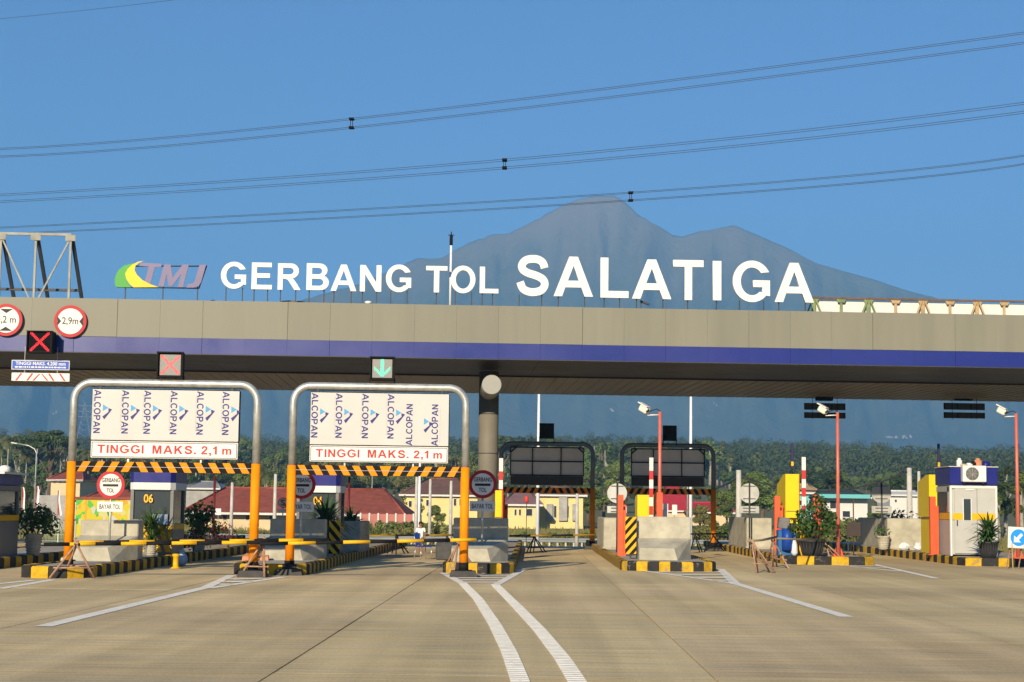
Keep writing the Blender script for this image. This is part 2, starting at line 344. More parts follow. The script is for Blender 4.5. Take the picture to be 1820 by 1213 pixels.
# paved apron: concrete slabs with open joints over a dark bed
slabm = mat('concrete_pavement', (.65, .49, .245), .85, .2, .9, bump=.2, stretch=(.16, 1.6, 1), bscale=9, objvar=.07, col2=(.53, .43, .26))
def slab_nodes():
    m = slabm; n = m.node_tree.nodes; L = m.node_tree.links; p = n['Principled BSDF']
    src = p.inputs['Base Color'].links[0].from_socket
    g = n.new('ShaderNodeNewGeometry')
    mp = n.new('ShaderNodeMapping'); mp.inputs['Scale'].default_value = (.5, 9, 1); L.new(g.outputs['Position'], mp.inputs[0])
    t = n.new('ShaderNodeTexNoise'); t.inputs['Scale'].default_value = 1.1; t.inputs['Detail'].default_value = 7; L.new(mp.outputs[0], t.inputs['Vector'])
    r = n.new('ShaderNodeMapRange'); r.inputs[1].default_value = .3; r.inputs[2].default_value = .7; r.inputs[3].default_value = .80; r.inputs[4].default_value = 1.16; L.new(t.outputs[0], r.inputs[0])
    t2 = n.new('ShaderNodeTexNoise'); t2.inputs['Scale'].default_value = .13; t2.inputs['Detail'].default_value = 4; L.new(g.outputs['Position'], t2.inputs['Vector'])
    r2 = n.new('ShaderNodeMapRange'); r2.inputs[1].default_value = .3; r2.inputs[2].default_value = .7; r2.inputs[3].default_value = .78; r2.inputs[4].default_value = 1.16; L.new(t2.outputs[0], r2.inputs[0])
    # tyre wear: darker oily spots
    t3 = n.new('ShaderNodeTexNoise'); t3.inputs['Scale'].default_value = .9; t3.inputs['Detail'].default_value = 8; L.new(mp.outputs[0], t3.inputs['Vector'])
    r3 = n.new('ShaderNodeMapRange'); r3.inputs[1].default_value = .66; r3.inputs[2].default_value = .74; r3.inputs[3].default_value = 1; r3.inputs[4].default_value = .55; L.new(t3.outputs[0], r3.inputs[0])
    mp4 = n.new('ShaderNodeMapping'); mp4.inputs['Scale'].default_value = (1.3, .035, 1); L.new(g.outputs['Position'], mp4.inputs[0])
    t4 = n.new('ShaderNodeTexNoise'); t4.inputs['Scale'].default_value = 1.0; t4.inputs['Detail'].default_value = 5; L.new(mp4.outputs[0], t4.inputs['Vector'])
    r4 = n.new('ShaderNodeMapRange'); r4.inputs[1].default_value = .35; r4.inputs[2].default_value = .62; r4.inputs[3].default_value = 1.08; r4.inputs[4].default_value = .86; L.new(t4.outputs[0], r4.inputs[0])
    t5 = n.new('ShaderNodeTexNoise'); t5.inputs['Scale'].default_value = 26; t5.inputs['Detail'].default_value = 3; L.new(g.outputs['Position'], t5.inputs['Vector'])
    r5 = n.new('ShaderNodeMapRange'); r5.inputs[1].default_value = .3; r5.inputs[2].default_value = .7; r5.inputs[3].default_value = .84; r5.inputs[4].default_value = 1.14; L.new(t5.outputs[0], r5.inputs[0])
    v = None
    for s in (r, r2, r3, r4, r5):
        if v is None: v = s.outputs[0]
        else:
            mm = n.new('ShaderNodeMath'); mm.operation = 'MULTIPLY'; L.new(v, mm.inputs[0]); L.new(s.outputs[0], mm.inputs[1]); v = mm.outputs[0]
    vm = n.new('ShaderNodeVectorMath'); vm.operation = 'SCALE'; L.new(src, vm.inputs[0]); L.new(v, vm.inputs['Scale']); L.new(vm.outputs[0], p.inputs['Base Color'])
slab_nodes()
pav = MB(); pav.box((0, 34, -.045), (110, 84, .03))
BED = mat('joint_bed', (.03, .026, .022), .95)
pav_o = tag(obj('pavement', pav, BED), kind='structure')
SW, SL = 4.49, 5.4
sm = MB(); sm.box((0, 0, -.02), (SW-.022, SL-.004, .04), b=.0015); sme = fixn(sm.mesh('concrete_slab')); sme.materials.append(slabm)
for i in range(-7, 8):
    for j in range(0, 14):
        o = bpy.data.objects.new('concrete_slab', sme); link(o, pav_o)
        o.location = (-2.62+SW/2+i*SW + random.uniform(-.004, .004), 1.2+SL/2+j*SL, random.uniform(-.003, .0))
# exit road falling away behind the canopy
ASPH = mat('exit_road_concrete', (.30, .28, .25), .85, .2, .5, bump=.1, stretch=(1, .3, 1))
e = MB(); e.add([(-60, 76.9, -.02), (60, 76.9, -.02), (70, 112, -.93), (-70, 112, -.93)], [(0, 1, 2, 3)]); e.add([(-60, 75.5, -.035), (60, 75.5, -.035), (60, 76.9, -.02), (-60, 76.9, -.02)], [(0, 1, 2, 3)])
tag(obj('exit_road', e, ASPH), kind='structure')
# ------------------------------------------------------------------ road markings
ZC = [0]
def strip(name, pts, wid, bars=None, z=.004, m=MARK):
    ZC[0] += 1; z += .0004*(ZC[0] % 12)
    b = MB(); P = [gp(*p) if len(p) == 2 else Vector((p[0], p[1], 0)) for p in pts]; P = [Vector((p.x, p.y, z)) for p in P]
    if bars:
        S = []
        for i in range(len(P)-1):
            n = max(1, int((P[i+1]-P[i]).length/.05))
            for k in range(n): S.append(P[i].lerp(P[i+1], k/n))
        S.append(P[-1])
        # smooth
        for _ in range(40): S = [S[0]]+[(S[i-1]+S[i]*2+S[i+1])/4 for i in range(1, len(S)-1)]+[S[-1]]
        i = 0
        while i < len(S)-bars-1:
            a, c = S[i], S[i+bars]; d = (c-a).normalized(); nn = Vector((-d.y, d.x, 0))*wid/2; c2 = c-d*.035; h = Vector((0, 0, .008)); j = random.uniform(-.012, .012)
            b.hexa([a-nn, c2-nn, c2+nn*(1+j), a+nn*(1-j)][::-1], [q+h for q in [a-nn, c2-nn, c2+nn*(1+j), a+nn*(1-j)][::-1]]); i += bars
    else:
        for i in range(len(P)-1):
            d = (P[i+1]-P[i]).normalized(); nn = Vector((-d.y, d.x, 0))*wid/2; t = Vector((0, 0, .003*(i % 2)))
            b.add([P[i]-nn+t, P[i+1]-nn+t, P[i+1]+nn+t, P[i]+nn+t], [(0, 1, 2, 3)])
    return tag(obj(name, b, m), kind='structure')
strip('road_marking', [(822, 1037), (850, 1066), (880, 1112), (905, 1160), (925, 1213), (938, 1290)], .19, bars=4)
strip('road_marking', [(880, 1040), (920, 1080), (960, 1122), (1000, 1172), (1026, 1213), (1062, 1290)], .19, bars=4)
def gore(out, hatch):
    for pl, wd in out: strip('road_marking', pl, wd)
    for k, (a, b_) in enumerate(hatch): strip('road_marking', [a, b_], .42, z=.0105)
gore([([(77, 1114), (365, 1045)], .24), ([(365, 1045), (412, 1023)], .22), ([(372, 1046), (505, 1026)], .22)], [((400, 1036), (440, 1034)), ((390, 1040), (412, 1040)), ((406, 1031), (470, 1029))])
gore([([(788, 1019), (823, 1038)], .2), ([(930, 1013), (880, 1041)], .2)], [((806, 1024), (908, 1024)), ((812, 1028), (900, 1028)), ((816, 1032), (892, 1032)), ((822, 1036), (886, 1036))])
gore([([(1505, 1097), (1308, 1038)], .24), ([(1308, 1039), (1280, 1012)], .24), ([(1308, 1038), (1100, 1009)], .2)], [((1170, 1018), (1284, 1018)), ((1205, 1023), (1290, 1023)), ((1240, 1028), (1296, 1028)), ((1270, 1033), (1302, 1033))])
gore([([(1665, 1029), (1590, 1012)], .22), ([(1590, 1012), (1552, 1003.5)], .2), ([(1600, 1016), (1470, 1003)], .2)], [((1500, 1006.5), (1570, 1007)), ((1530, 1009.5), (1584, 1010))])
gore([([(0, 1047), (95, 1031)], .2), ([(-80, 1046), (60, 1032)], .2)], [])
for a, b_ in (((600, 986), (1000, 983)), ((640, 972), (1300, 972))): strip('road_marking', [a, b_], .15)
# ------------------------------------------------------------------ mountain
RID = [(-900, 700), (-400, 668), (0, 640), (200, 622), (400, 578), (540, 531), (640, 503), (715, 470), (740, 457), (780, 459), (830, 431), (880, 414), (905, 413), (930, 400), (960, 385), (985, 370), (1025, 353), (1050, 347), (1093, 345), (1110, 356), (1135, 380), (1165, 397), (1195, 415), (1215, 419), (1240, 410), (1270, 405), (1305, 398), (1335, 411), (1400, 439), (1450, 466), (1520, 486), (1560, 497), (1600, 511), (1660, 528), (1750, 548), (1820, 562), (2000, 600), (2400, 660), (2900, 710)]
RD = 4500.0
def rid(px):
    for (a, ya), (b, yb) in zip(RID, RID[1:]):
        if a <= px <= b:
            t = (px-a)/(b-a); return ya+(yb-ya)*t
    return 710
from mathutils import noise as mno
NU, NV = 420, 130; V = []; pxs = [-900+3800*i/(NU-1) for i in range(NU)]
for j in range(NV):
    v = j/(NV-1)*1.28; Y = 3500+(RD-3500)*v
    for px in pxs:
        top = at(px, rid(px)+2.2*mno.noise(Vector((px/9, 3, 0))), RD); X = top.x*Y/RD
        z0 = 66.0
        if v <= 1:
            gsh = .5*v+.5*v**1.9
            z = z0+(top.z-z0)*gsh
            amp = 105*min(1, v*2.2)*min(1, (1-v)*7)
            gul = mno.noise(Vector((px/62+.6*mno.noise(Vector((px/120, v*3, 1))), v*1.1, 0)))*1.0 + .55*mno.noise(Vector((px/24, v*2.6, 5))) + .3*mno.noise(Vector((px/10, v*6, 9)))
            z += amp*gul*(.35+.65*v)
        else: z = top.z-(top.z-60)*min(1, ((v-1)/.28)**1.1)
        V.append((X, Y, z))
mb_ = MB(); mb_.add(V, [(j*NU+i, j*NU+i+1, (j+1)*NU+i+1, (j+1)*NU+i) for j in range(NV-1) for i in range(NU-1)], True)
mm = mat('mountain_forest', (.075, .085, .048), .95, .0, .012, bump=.0, col2=(.045, .058, .032))
def mnodes():
    n = mm.node_tree.nodes; L = mm.node_tree.links; p = n['Principled BSDF']; src = p.inputs['Base Color'].links[0].from_socket
    g = n.new('ShaderNodeNewGeometry'); sx = n.new('ShaderNodeSeparateXYZ'); L.new(g.outputs['Position'], sx.inputs[0])
    t = n.new('ShaderNodeTexNoise'); t.inputs['Scale'].default_value = .006; t.inputs['Detail'].default_value = 6; L.new(g.outputs['Position'], t.inputs['Vector'])
    ma = n.new('ShaderNodeMath'); ma.operation = 'MULTIPLY_ADD'; ma.inputs[1].default_value = 260; L.new(t.outputs[0], ma.inputs[0]); L.new(sx.outputs[2], ma.inputs[2])
    r = n.new('ShaderNodeMapRange'); r.inputs[1].default_value = 640; r.inputs[2].default_value = 900; L.new(ma.outputs[0], r.inputs[0])
    mx = n.new('ShaderNodeMix'); mx.data_type = 'RGBA'; L.new(r.outputs[0], mx.inputs[0]); L.new(src, mx.inputs[6]); mx.inputs[7].default_value = (.12, .095, .06, 1)
    L.new(mx.outputs[2], p.inputs['Base Color']); p.inputs['Specular IOR Level'].default_value = .1
    t2 = n.new('ShaderNodeTexNoise'); t2.inputs['Scale'].default_value = .05; t2.inputs['Detail'].default_value = 8; L.new(g.outputs['Position'], t2.inputs['Vector'])
    b = n.new('ShaderNodeBump'); b.inputs['Strength'].default_value = .7; b.inputs['Distance'].default_value = 9; L.new(t2.outputs[0], b.inputs['Height']); L.new(b.outputs[0], p.inputs['Normal'])
mnodes()
tag(obj('mountain', mb_.mesh('mountain'), mm), kind='structure')
# ------------------------------------------------------------------ haze: the air between here and the mountain
hz = MB(); hz.box((0, 1800, 455), (9000, 7600, 920))
hm = bpy.data.materials.new('haze_air'); hm.use_nodes = True; hn = hm.node_tree; hn.nodes.clear()
ho = hn.nodes.new('ShaderNodeOutputMaterial'); pv = hn.nodes.new('ShaderNodeVolumePrincipled')
pv.inputs['Color'].default_value = (.20, .52, 1.0, 1); pv.inputs['Density'].default_value = 2.5e-4; pv.inputs['Anisotropy'].default_value = 0.0
hn.links.new(pv.outputs[0], ho.inputs['Volume'])
tag(obj('haze', hz, hm), 'thin blue morning haze over the valley', 'haze', kind='stuff')
# ------------------------------------------------------------------ toll canopy
CYF = 56.0
CA = .055                                   # the canopy stands turned by this angle to the road
c0 = at(960, 641, CYF); CZ0 = c0.z; CZ1 = at(960, 545, CYF).z; CZB = at(960, 612, CYF).z
CORG = Vector((c0.x, CYF, 0))
def cloc(px, py, off=0.0):
    """point of the canopy's front plane (moved off metres towards the camera) seen at px,py -> local x, z"""
    d = ray(px, py); n = Vector((-math.sin(CA), math.cos(CA), 0)); q = CORG - n*off
    t = (q-Vector((0, 0, EYE))).dot(n)/d.dot(n); p = Vector((0, 0, EYE))+d*t
    return (p-CORG).dot(Vector((math.cos(CA), math.sin(CA), 0))), p.z
can = thing('toll_canopy', 'long flat toll plaza canopy with grey panelled fascia and blue band', 'canopy', CORG, CA)
FG = mat('fascia_grey_panel', (.185, .182, .142), .5, .10, .5, spec=.3, stretch=(2.5, 2.5, .22), objvar=.03)
FB = mat('fascia_blue_panel', (.012, .02, .17), .3, .06, .35, spec=.55, objvar=.03)
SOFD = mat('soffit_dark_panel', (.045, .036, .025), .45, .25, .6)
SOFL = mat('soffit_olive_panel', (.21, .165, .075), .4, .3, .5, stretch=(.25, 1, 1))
pw = 1.4; XL, XR = -24*pw, 24*pw; DEP = 16.0
gm = MB(); gm.box((0, .02, (CZB+CZ1)/2), (pw-.003, .04, CZ1-CZB-.006), b=.001); gme = fixn(gm.mesh('fascia_panel')); gme.materials.append(FG)
bm_ = MB(); bm_.box((0, .012, (CZB+CZ0)/2), (pw-.003, .04, CZB-CZ0-.004), b=.001); bme = fixn(bm_.mesh('blue_fascia_panel')); bme.materials.append(FB)
for i in range(-24, 24):
    for me, nm in ((gme, 'fascia_panel'), (bme, 'blue_fascia_panel')):
        o = bpy.data.objects.new(nm, me); link(o, can); o.location = (i*pw+pw/2, random.uniform(-.0015, .0015), 0); o.rotation_euler.x = random.uniform(-.003, .003)
b = MB(); b.box((0, DEP/2+.05, (CZ0+CZ1)/2+.03), (XR-XL-.1, DEP-.06, CZ1-CZ0-.1)); obj('roof_box', b, FG, can)
for s in (-1, 1):
    b = MB(); b.box((s*(XR+.02), DEP/2, (CZ0+CZ1)/2), (.04, DEP, CZ1-CZ0)); obj('end_panel', b, FG, can)
b = MB(); b.box((0, DEP+.05, (CZ0+CZ1)/2), (XR-XL, .04, CZ1-CZ0)); obj('rear_fascia', b, FG, can)
# soffit boards: a dark strip at the front, lighter boards towards the rear
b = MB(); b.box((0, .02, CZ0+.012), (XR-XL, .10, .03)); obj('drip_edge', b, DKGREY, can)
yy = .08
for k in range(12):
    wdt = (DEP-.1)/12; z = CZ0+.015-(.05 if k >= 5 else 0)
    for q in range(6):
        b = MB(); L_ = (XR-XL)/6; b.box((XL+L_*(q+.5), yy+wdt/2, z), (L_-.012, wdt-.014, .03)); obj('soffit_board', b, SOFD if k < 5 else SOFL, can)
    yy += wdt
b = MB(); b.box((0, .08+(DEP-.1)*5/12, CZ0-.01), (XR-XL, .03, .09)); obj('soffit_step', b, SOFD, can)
# open grid of ceiling ribs
b = MB()
for k in range(int((XR-XL)/.42)): b.box((XL+.2+k*.42, .08+(DEP-.1)*.715, CZ0-.058), (.025, (DEP-.1)*.56, .016))
rb = obj('soffit_ribs', b, SOFL, can)
# column under the canopy with its round tube end
for px_, Yc in ((865, 60.2),):
    q = at(px_, 985, Yc); lx = (q.x-CORG.x)*math.cos(CA)+(Yc-CYF)*math.sin(CA); ly = -(q.x-CORG.x)*math.sin(CA)+(Yc-CYF)*math.cos(CA)
    COLM = mat('column_cladding', (.165, .15, .12), .6, .12, 1)
    for kx in (-1, 0, 1):  # bays
        b = MB(); b.lathe([(.355, .24), (.355, CZ0-.06)], (lx+kx*23, ly, 0), 32); obj('column', b, COLM, can)
        b = MB()
        for zz in (2.2, 3.6, 5.0): b.lathe([(.361, zz), (.361, zz+.03)], (lx+kx*23, ly, 0), 32)
        obj('cladding_joint', b, DKGREY, can)
        zc = at(866, 684, 57.0).z
        b = MB(); b.lathe([(.315, -3.25), (.335, -3.22), (.335, .1)], (lx+kx*23, ly, zc), 32, axis='Y'); obj('tube_end', b, mat('tube_end_grey', (.30, .30, .28), .45, .05, 2), can)
# ------------------------------------------------------------------ rooftop letters
LET = [('G', 393, 438, 466, 514, 'first letter G at the left end of GERBANG'), ('E', 447.5, 484, 467.5, 515, 'letter E of GERBANG'), ('R', 494, 535, 469, 516, 'letter R of GERBANG'), ('B', 545, 585, 469, 516.5, 'letter B of GERBANG'), ('A', 588, 634, 471, 518, 'letter A of GERBANG'), ('N', 640, 678, 472, 519, 'letter N of GERBANG'), ('G', 686, 731, 471, 520, 'last letter G of GERBANG'),
       ('T', 757, 795, 473.6, 520.5, 'letter T of TOL'), ('O', 801, 845, 473, 522, 'letter O of TOL'), ('L', 852.6, 886, 475, 522, 'letter L of TOL'),
       ('S', 918, 975, 454, 527, 'letter S at the start of SALATIGA'), ('A', 984, 1054, 457, 527.6, 'first letter A of SALATIGA'), ('L', 1067, 1117, 459, 530, 'letter L of SALATIGA'), ('A', 1123, 1193, 462, 532, 'second letter A of SALATIGA, after the L'), ('T', 1196, 1250, 463, 534, 'letter T of SALATIGA'), ('I', 1266.5, 1281.6, 464.6, 534.5, 'letter I of SALATIGA'), ('G', 1302, 1368, 464, 537.7, 'letter G of SALATIGA'), ('A', 1376, 1446, 468, 538, 'last letter A at the right end of SALATIGA')]
def onroof(lx, ly, z): return CORG + Vector((lx*math.cos(CA)-ly*math.sin(CA), lx*math.sin(CA)+ly*math.cos(CA), z))
for c, x0, x1, y0, y1, d in LET:
    xm = (x0+x1)/2; a = cloc(x0, (y0+y1)/2, -.5); b2 = cloc(x1, (y0+y1)/2, -.5); zt = cloc(xm, y0, -.5)[1]; zb = cloc(xm, y1, -.5)[1]
    base = CZ1-.03; lx = (a[0]+b2[0])/2; W_ = b2[0]-a[0]
    t = thing('roof_letter', ('large ' if y1-y0 > 60 else 'small ')+'white raised '+d+' on the canopy roof', 'sign letter', onroof(lx, .5, base), CA, 'white letters standing on the canopy')
    me = letter_mesh(c, W_, zt-zb, .12)
    for v in me.vertices: v.co.z += (zt+zb)/2-base
    obj('letter_face', me, LETTERW, t)
    pxs_ = {'T': [.5], 'I': [.5], 'A': [.13, .8], 'L': [.15, .7], 'S': [.1, .8], 'G': [.2, .85], 'O': [.2, .86]}.get(c, [.12, .78])
    for q in pxs_:
        m = MB(); m.box(((q-.5)*W_, .09, (zb-base)/2+.03), (.035, .035, zb-base+.06)); obj('post', m, DKGREY, t)
# TMJ emblem sign
def tz(x, y, off=-.5): return cloc(x/3.7917, 380+y/3.7917, off)
bz = CZ1-.03; ex, _ = tz(1090, 450)
tm = thing('emblem_sign', 'rooftop emblem with green leaf, yellow road swoosh and mauve TMJ letters', 'emblem sign', onroof(ex, .5, bz), CA)
def poly(name, pts, m, y0, y1):
    b = MB(); P = [(tz(x, y)[0]-ex, tz(x, y)[1]-bz) for x, y in pts]; b.prism(P, y0, y1); return obj(name, b, m, tm)
MAUVE = mat('mauve_panel', (.19, .16, .27), .5, .1, 2)
poly('green_leaf', [(778, 490), (773, 455), (781, 415), (800, 380), (835, 352), (885, 338), (905, 336), (866, 370), (846, 405), (850, 440), (868, 475), (885, 497), (800, 497)], mat('leaf_green_panel', (.07, .33, .06), .5, .1, 2), -.02, .02)
poly('yellow_swoosh', [(972, 320), (930, 327), (895, 345), (865, 372), (846, 405), (852, 440), (872, 472), (900, 498), (1070, 497), (1015, 478), (962, 450), (925, 415), (908, 382), (915, 352), (940, 333)], mat('swoosh_yellow_panel', (.85, .53, .035), .5, .1, 2), -.05, -.022)
poly('letter_t', [(948, 332), (1092, 340), (1086, 362), (1045, 361), (1014, 478), (976, 458), (1004, 358), (940, 354)], MAUVE, -.03, .01)
poly('letter_m', [(1066, 488), (1108, 344), (1150, 344), (1166, 432), (1232, 344), (1274, 344), (1234, 498), (1198, 498), (1222, 408), (1160, 490), (1138, 490), (1124, 412), (1104, 494)], MAUVE, -.03, .01)
poly('letter_j', [(1345, 346), (1390, 346), (1356, 462), (1340, 488), (1310, 500), (1258, 500), (1268, 474), (1298, 472), (1312, 458)], MAUVE, -.03, .01)
b = MB()
for (xa, ya), (xb, yb) in (((905, 353), (1392, 353)), ((790, 494), (1342, 502)), ((1392, 350), (1340, 500))):
    p, q = tz(xa, ya), tz(xb, yb); b.tube([(p[0]-ex, .05, p[1]-bz), (q[0]-ex, .05, q[1]-bz)], .022, 6)
obj('back_frame', b, DKGREY, tm)
for xx in (843, 1097, 1330):
    p = tz(xx, 490); b = MB(); b.box((p[0]-ex, .08, (p[1]-bz)/2+.05), (.035, .035, p[1]-bz+.25)); obj('post', b, DKGREY, tm)
# lightning rod on the roof
p0 = cloc(800, 545, -.9); p1 = cloc(801, 412, -.9)
lr = thing('lightning_rod', 'thin white mast with dark tip rising behind the letters of TOL', 'lightning rod', onroof(p0[0], .9, CZ1-.05), CA)
hh = p1[1]-CZ1+.05
b = MB(); b.tube([(0, 0, -.02), (0, 0, hh*.82)], [.042, .036], 10); obj('mast', b, WPOLE, lr)
b = MB(); b.lathe([(.03, hh*.82), (.055, hh*.83), (.055, hh*.95), (.02, hh*.96), (.012, hh*1.0)], n=12); b.box((0, 0, hh*.955), (.22, .02, .02)); b.box((0, 0, hh*.955), (.02, .22, .02)); obj('rod_tip', b, BLACK, lr)
b = MB(); b.box((0, 0, 0), (.2, .2, .02)); obj('base_plate', b, DKGREY, lr)
# roof clutter: small vents and a lamp
for px_, w_, h_ in ((378, .32, .14), (495, .4, .12), (520, 1.2, .15), (702, .5, .11), (762, .7, .12)):
    lx, z = cloc(px_, 545, -2.5)
    b = MB(); b.lathe([(w_*.5, 0), (w_*.5, h_*1.6), (w_*.36, h_*2.4), (.05, h_*2.7)], n=16)
    tag(obj('roof_vent', b, mat('vent_brown', (.2, .16, .11), .7, .2, 4), None, onroof(lx, 2.5, CZ1-.06), CA), {378: 'low domed roof vent left of the first letter G', 495: 'small roof vent under the letter R', 520: 'wide low roof vent under letters R and B', 702: 'low roof vent under the last G of GERBANG', 762: 'low wide roof vent under the letter T of TOL'}[px_], 'roof vent', 'vents on the canopy roof')
lx, z = cloc(1140, 540, -.7); fl = thing('flood_lamp', 'slim dark flood lamp under the second A of SALATIGA', 'flood lamp', onroof(lx, .8, CZ1-.05), CA)
b = MB(); b.box((0, 0, .16), (.03, .03, .4)); obj('stalk', b, DKGREY, fl); b = MB(); b.box((.13, 0, .33), (.34, .12, .06), rot=Matrix.Rotation(.35, 3, 'Y')); obj('lamp_head', b, DKGREY, fl)
lx, z = cloc(655, 540, -.7); fl = thing('roof_camera', 'small pale camera on the roof edge under the letter N', 'camera', onroof(lx, .6, CZ1-.05), CA)
b = MB(); b.lathe([(.03, 0), (.03, .1), (.11, .11), (.13, .17), (.05, .2)], n=14); obj('dome', b, SIGNW, fl)
# ------------------------------------------------------------------ steel truss on the roof, left
def bar(b, p, q, w_=.075, d_=.075):
    p, q = Vector(p), Vector(q); t = (q-p); R = t.to_track_quat('Z', 'Y').to_matrix(); b.box((p+q)/2, (w_, d_, t.length), rot=R)
TRU = mat('truss_steel', (.31, .30, .26), .6, .3, 3); 
p0 = cloc(60, 528, -3.5); t1 = cloc(60, 414, -3.5); HH = t1[1]-CZ1; s_ = (cloc(122, 470, -3.5)[0]-cloc(60, 470, -3.5)[0])
tr = thing('roof_truss', 'tall pale steel lattice frame on the canopy roof at the far left', 'truss', onroof(p0[0], 3.5, CZ1-.05), CA)
for k in range(-3, 2):
    b = MB(); bar(b, (k*s_, 0, 0), (k*s_, 0, HH)); obj('upright', b, TRU, tr)
    b = MB(); bar(b, (k*s_+.12, 2.2, 0), (k*s_+.02, .1, HH*.98), .11, .11); obj('rear_strut', b, DKGREY, tr)
    for zz in (.08, HH-.12):
        b = MB(); b.box((k*s_, -.06, zz), (.36, .02, .22), b=.03); obj('gusset_plate', b, TRU, tr)
for k in range(-3, 1):
    a_, b_2 = ((k*s_, 0, HH-.1), ((k+1)*s_, 0, .1)) if k % 2 else ((k*s_, 0, .1), ((k+1)*s_, 0, HH-.1))
    b = MB(); bar(b, a_, b_2, .055, .055); obj('brace', b, TRU, tr)
for zz, yy, mt in ((HH, 0, TRU), (0.04, 0, TRU), (HH*.34, 1.45, DKGREY)):
    b = MB(); bar(b, (-3.02*s_, yy, zz), (1.02*s_, yy, zz), .09, .09); obj('chord', b, mt, tr)
# ------------------------------------------------------------------ panelled truss on the roof, right
G1 = mat('faded_green_steel', (.20, .26, .12), .7, .3, 3); R1 = mat('rust_primer_steel', (.42, .30, .16), .7, .3, 3)
q0 = cloc(1446, 545, -2.2); zt = cloc(1446, 531, -2.2)[1]; st = cloc(1543, 545, -2.2)[0]-q0[0]
tp = thing('panelled_truss', 'low roof truss with white panels between faded green and rusty struts', 'truss', onroof(q0[0], 2.2, CZ1-.05), CA)
h_ = zt-CZ1+.12
for k in range(0, 12):
    x = k*st/2
    b = MB(); b.box((x+st/4, .1, h_/2-.12), (st/2-.03, .03, h_-.02)); obj('white_panel', b, WHITE, tp)
    m = G1 if k < 3 else R1
    b = MB(); b.box((x, -.02, h_/2-.1), (.08 if k % 2 else .13, .06, h_)); obj('upright', b, m, tp)
    b = MB(); b.prism([(x-.17, h_-.08), (x+.17, h_-.08), (x+.12, h_-.2), (x-.12, h_-.2)], -.07, -.055); obj('gusset_plate', b, m, tp)
    if k % 2 == 0:
        for s in (-1, 1):
            b = MB(); bar(b, (x+s*.05, -.1, h_-.1), (x+s*.42, -.1, -.2), .05, .05); obj('brace', b, m, tp)
b = MB(); b.box((3*st, -.02, h_-.05), (6*st+.2, .12, .07)); obj('top_chord', b, mat('rusty_chord', (.14, .09, .06), .7, .3, 4), tp)
# ------------------------------------------------------------------ signs fixed to the front of the canopy
def canopy_thing(name, label, cat, px, py, off, group=None):
    lx, z = cloc(px, py, off); return thing(name, label, cat, onroof(lx, -off, z), CA, group)
def px2m(p): return p*CYF/3000
for px_, py_, tx, lab, hor in ((11, 569, '4,2 m', 'round red-rimmed height limit sign cut by the left edge', False), (125, 571.5, '2,9m', 'round red-rimmed sign reading 2,9m with black wedges at its sides', True)):
    t = canopy_thing('limit_sign', lab, 'traffic sign', px_, py_, .12, 'round limit signs on the fascia'); r = px2m(28.5)
    b = MB(); b.lathe([(r, -.015), (r, .015)], n=40, axis='Y'); obj('red_disc', b, RED, t)
    b = MB(); b.lathe([(r*.8, -.021), (r*.8, -.016)], n=40, axis='Y'); obj('white_disc', b, SIGNW, t)
    for s in (-1, 1):
        b = MB(); P = [(s*r*.79, -r*.3), (s*r*.79, r*.3), (s*r*.55, 0)] if hor else [(-r*.4, s*r*.68), (r*.4, s*r*.68), (0, s*r*.42)]
        b.prism(P, -.027, -.0225); obj('wedge', b, TXTBLK, t)
    obj('lettering', text(tx, r*(.98 if hor else 1.2), r*.5, -.026, bold=.004), TXTBLK, t)
    b = MB(); b.box((0, .06, 0), (.06, .1, .5)); obj('bracket', b, DKGREY, t)
def led_matrix(t, size, pat, fg, y):
    N = 15; b = MB(); s = size/N
    for i in range(N):
        for j in range(N):
            if pat(i-7, j-7):
                cx, cz = (i-7)*s, (j-7)*s; b.add([(cx+s*.40*math.cos(a*math.pi/4), y, cz+s*.40*math.sin(a*math.pi/4)) for a in range(8)], [tuple(range(8))])
    o = obj('led_matrix', b.mesh('led_matrix'), fg, t); return o
XP = lambda i, j: abs(abs(i)-abs(j)) <= 1 and max(abs(i), abs(j)) <= 7
AP = lambda i, j: (abs(i) <= 1 and j > -6) or (-7 < j <= 1 and 5 <= abs(i)-j <= 7 and abs(i) <= 6) 
def signal(t, w_, h_, dep, bg, pat, fg, scale=.8):
    b = MB(); b.box((0, dep/2, h_/2), (w_, dep, h_), b=.015); obj('housing', b, BLACK, t)
    b = MB()
    for (cx, cz, ww, hh_) in ((0, h_-.015, w_+.02, .03), (0, .015, w_, .03), (-w_/2+.015, h_/2, .03, h_-.07), (w_/2-.015, h_/2, .03, h_-.07)): b.box((cx, -.05, cz), (ww, .1, hh_))
    obj('hood', b, BLACK, t)
    b = MB(); b.box((0, -.006, h_/2), (w_*scale, .008, h_*scale)); obj('lens_plate', b, bg, t)
    if pat: 
        m = led_matrix(t, w_*scale*.96, pat, fg, -.0115); m.location.z = h_/2
t = canopy_thing('lane_signal', 'black lane signal box showing a red cross in front of the blue band', 'lane signal', 70, 627, .6, 'lane signal boxes')
signal(t, px2m(44), px2m(38), .5, LEDBK, XP, LEDR)
b = MB(); b.box((0, .55, .3), (.08, .1, .08)); obj('bracket', b, DKGREY, t)
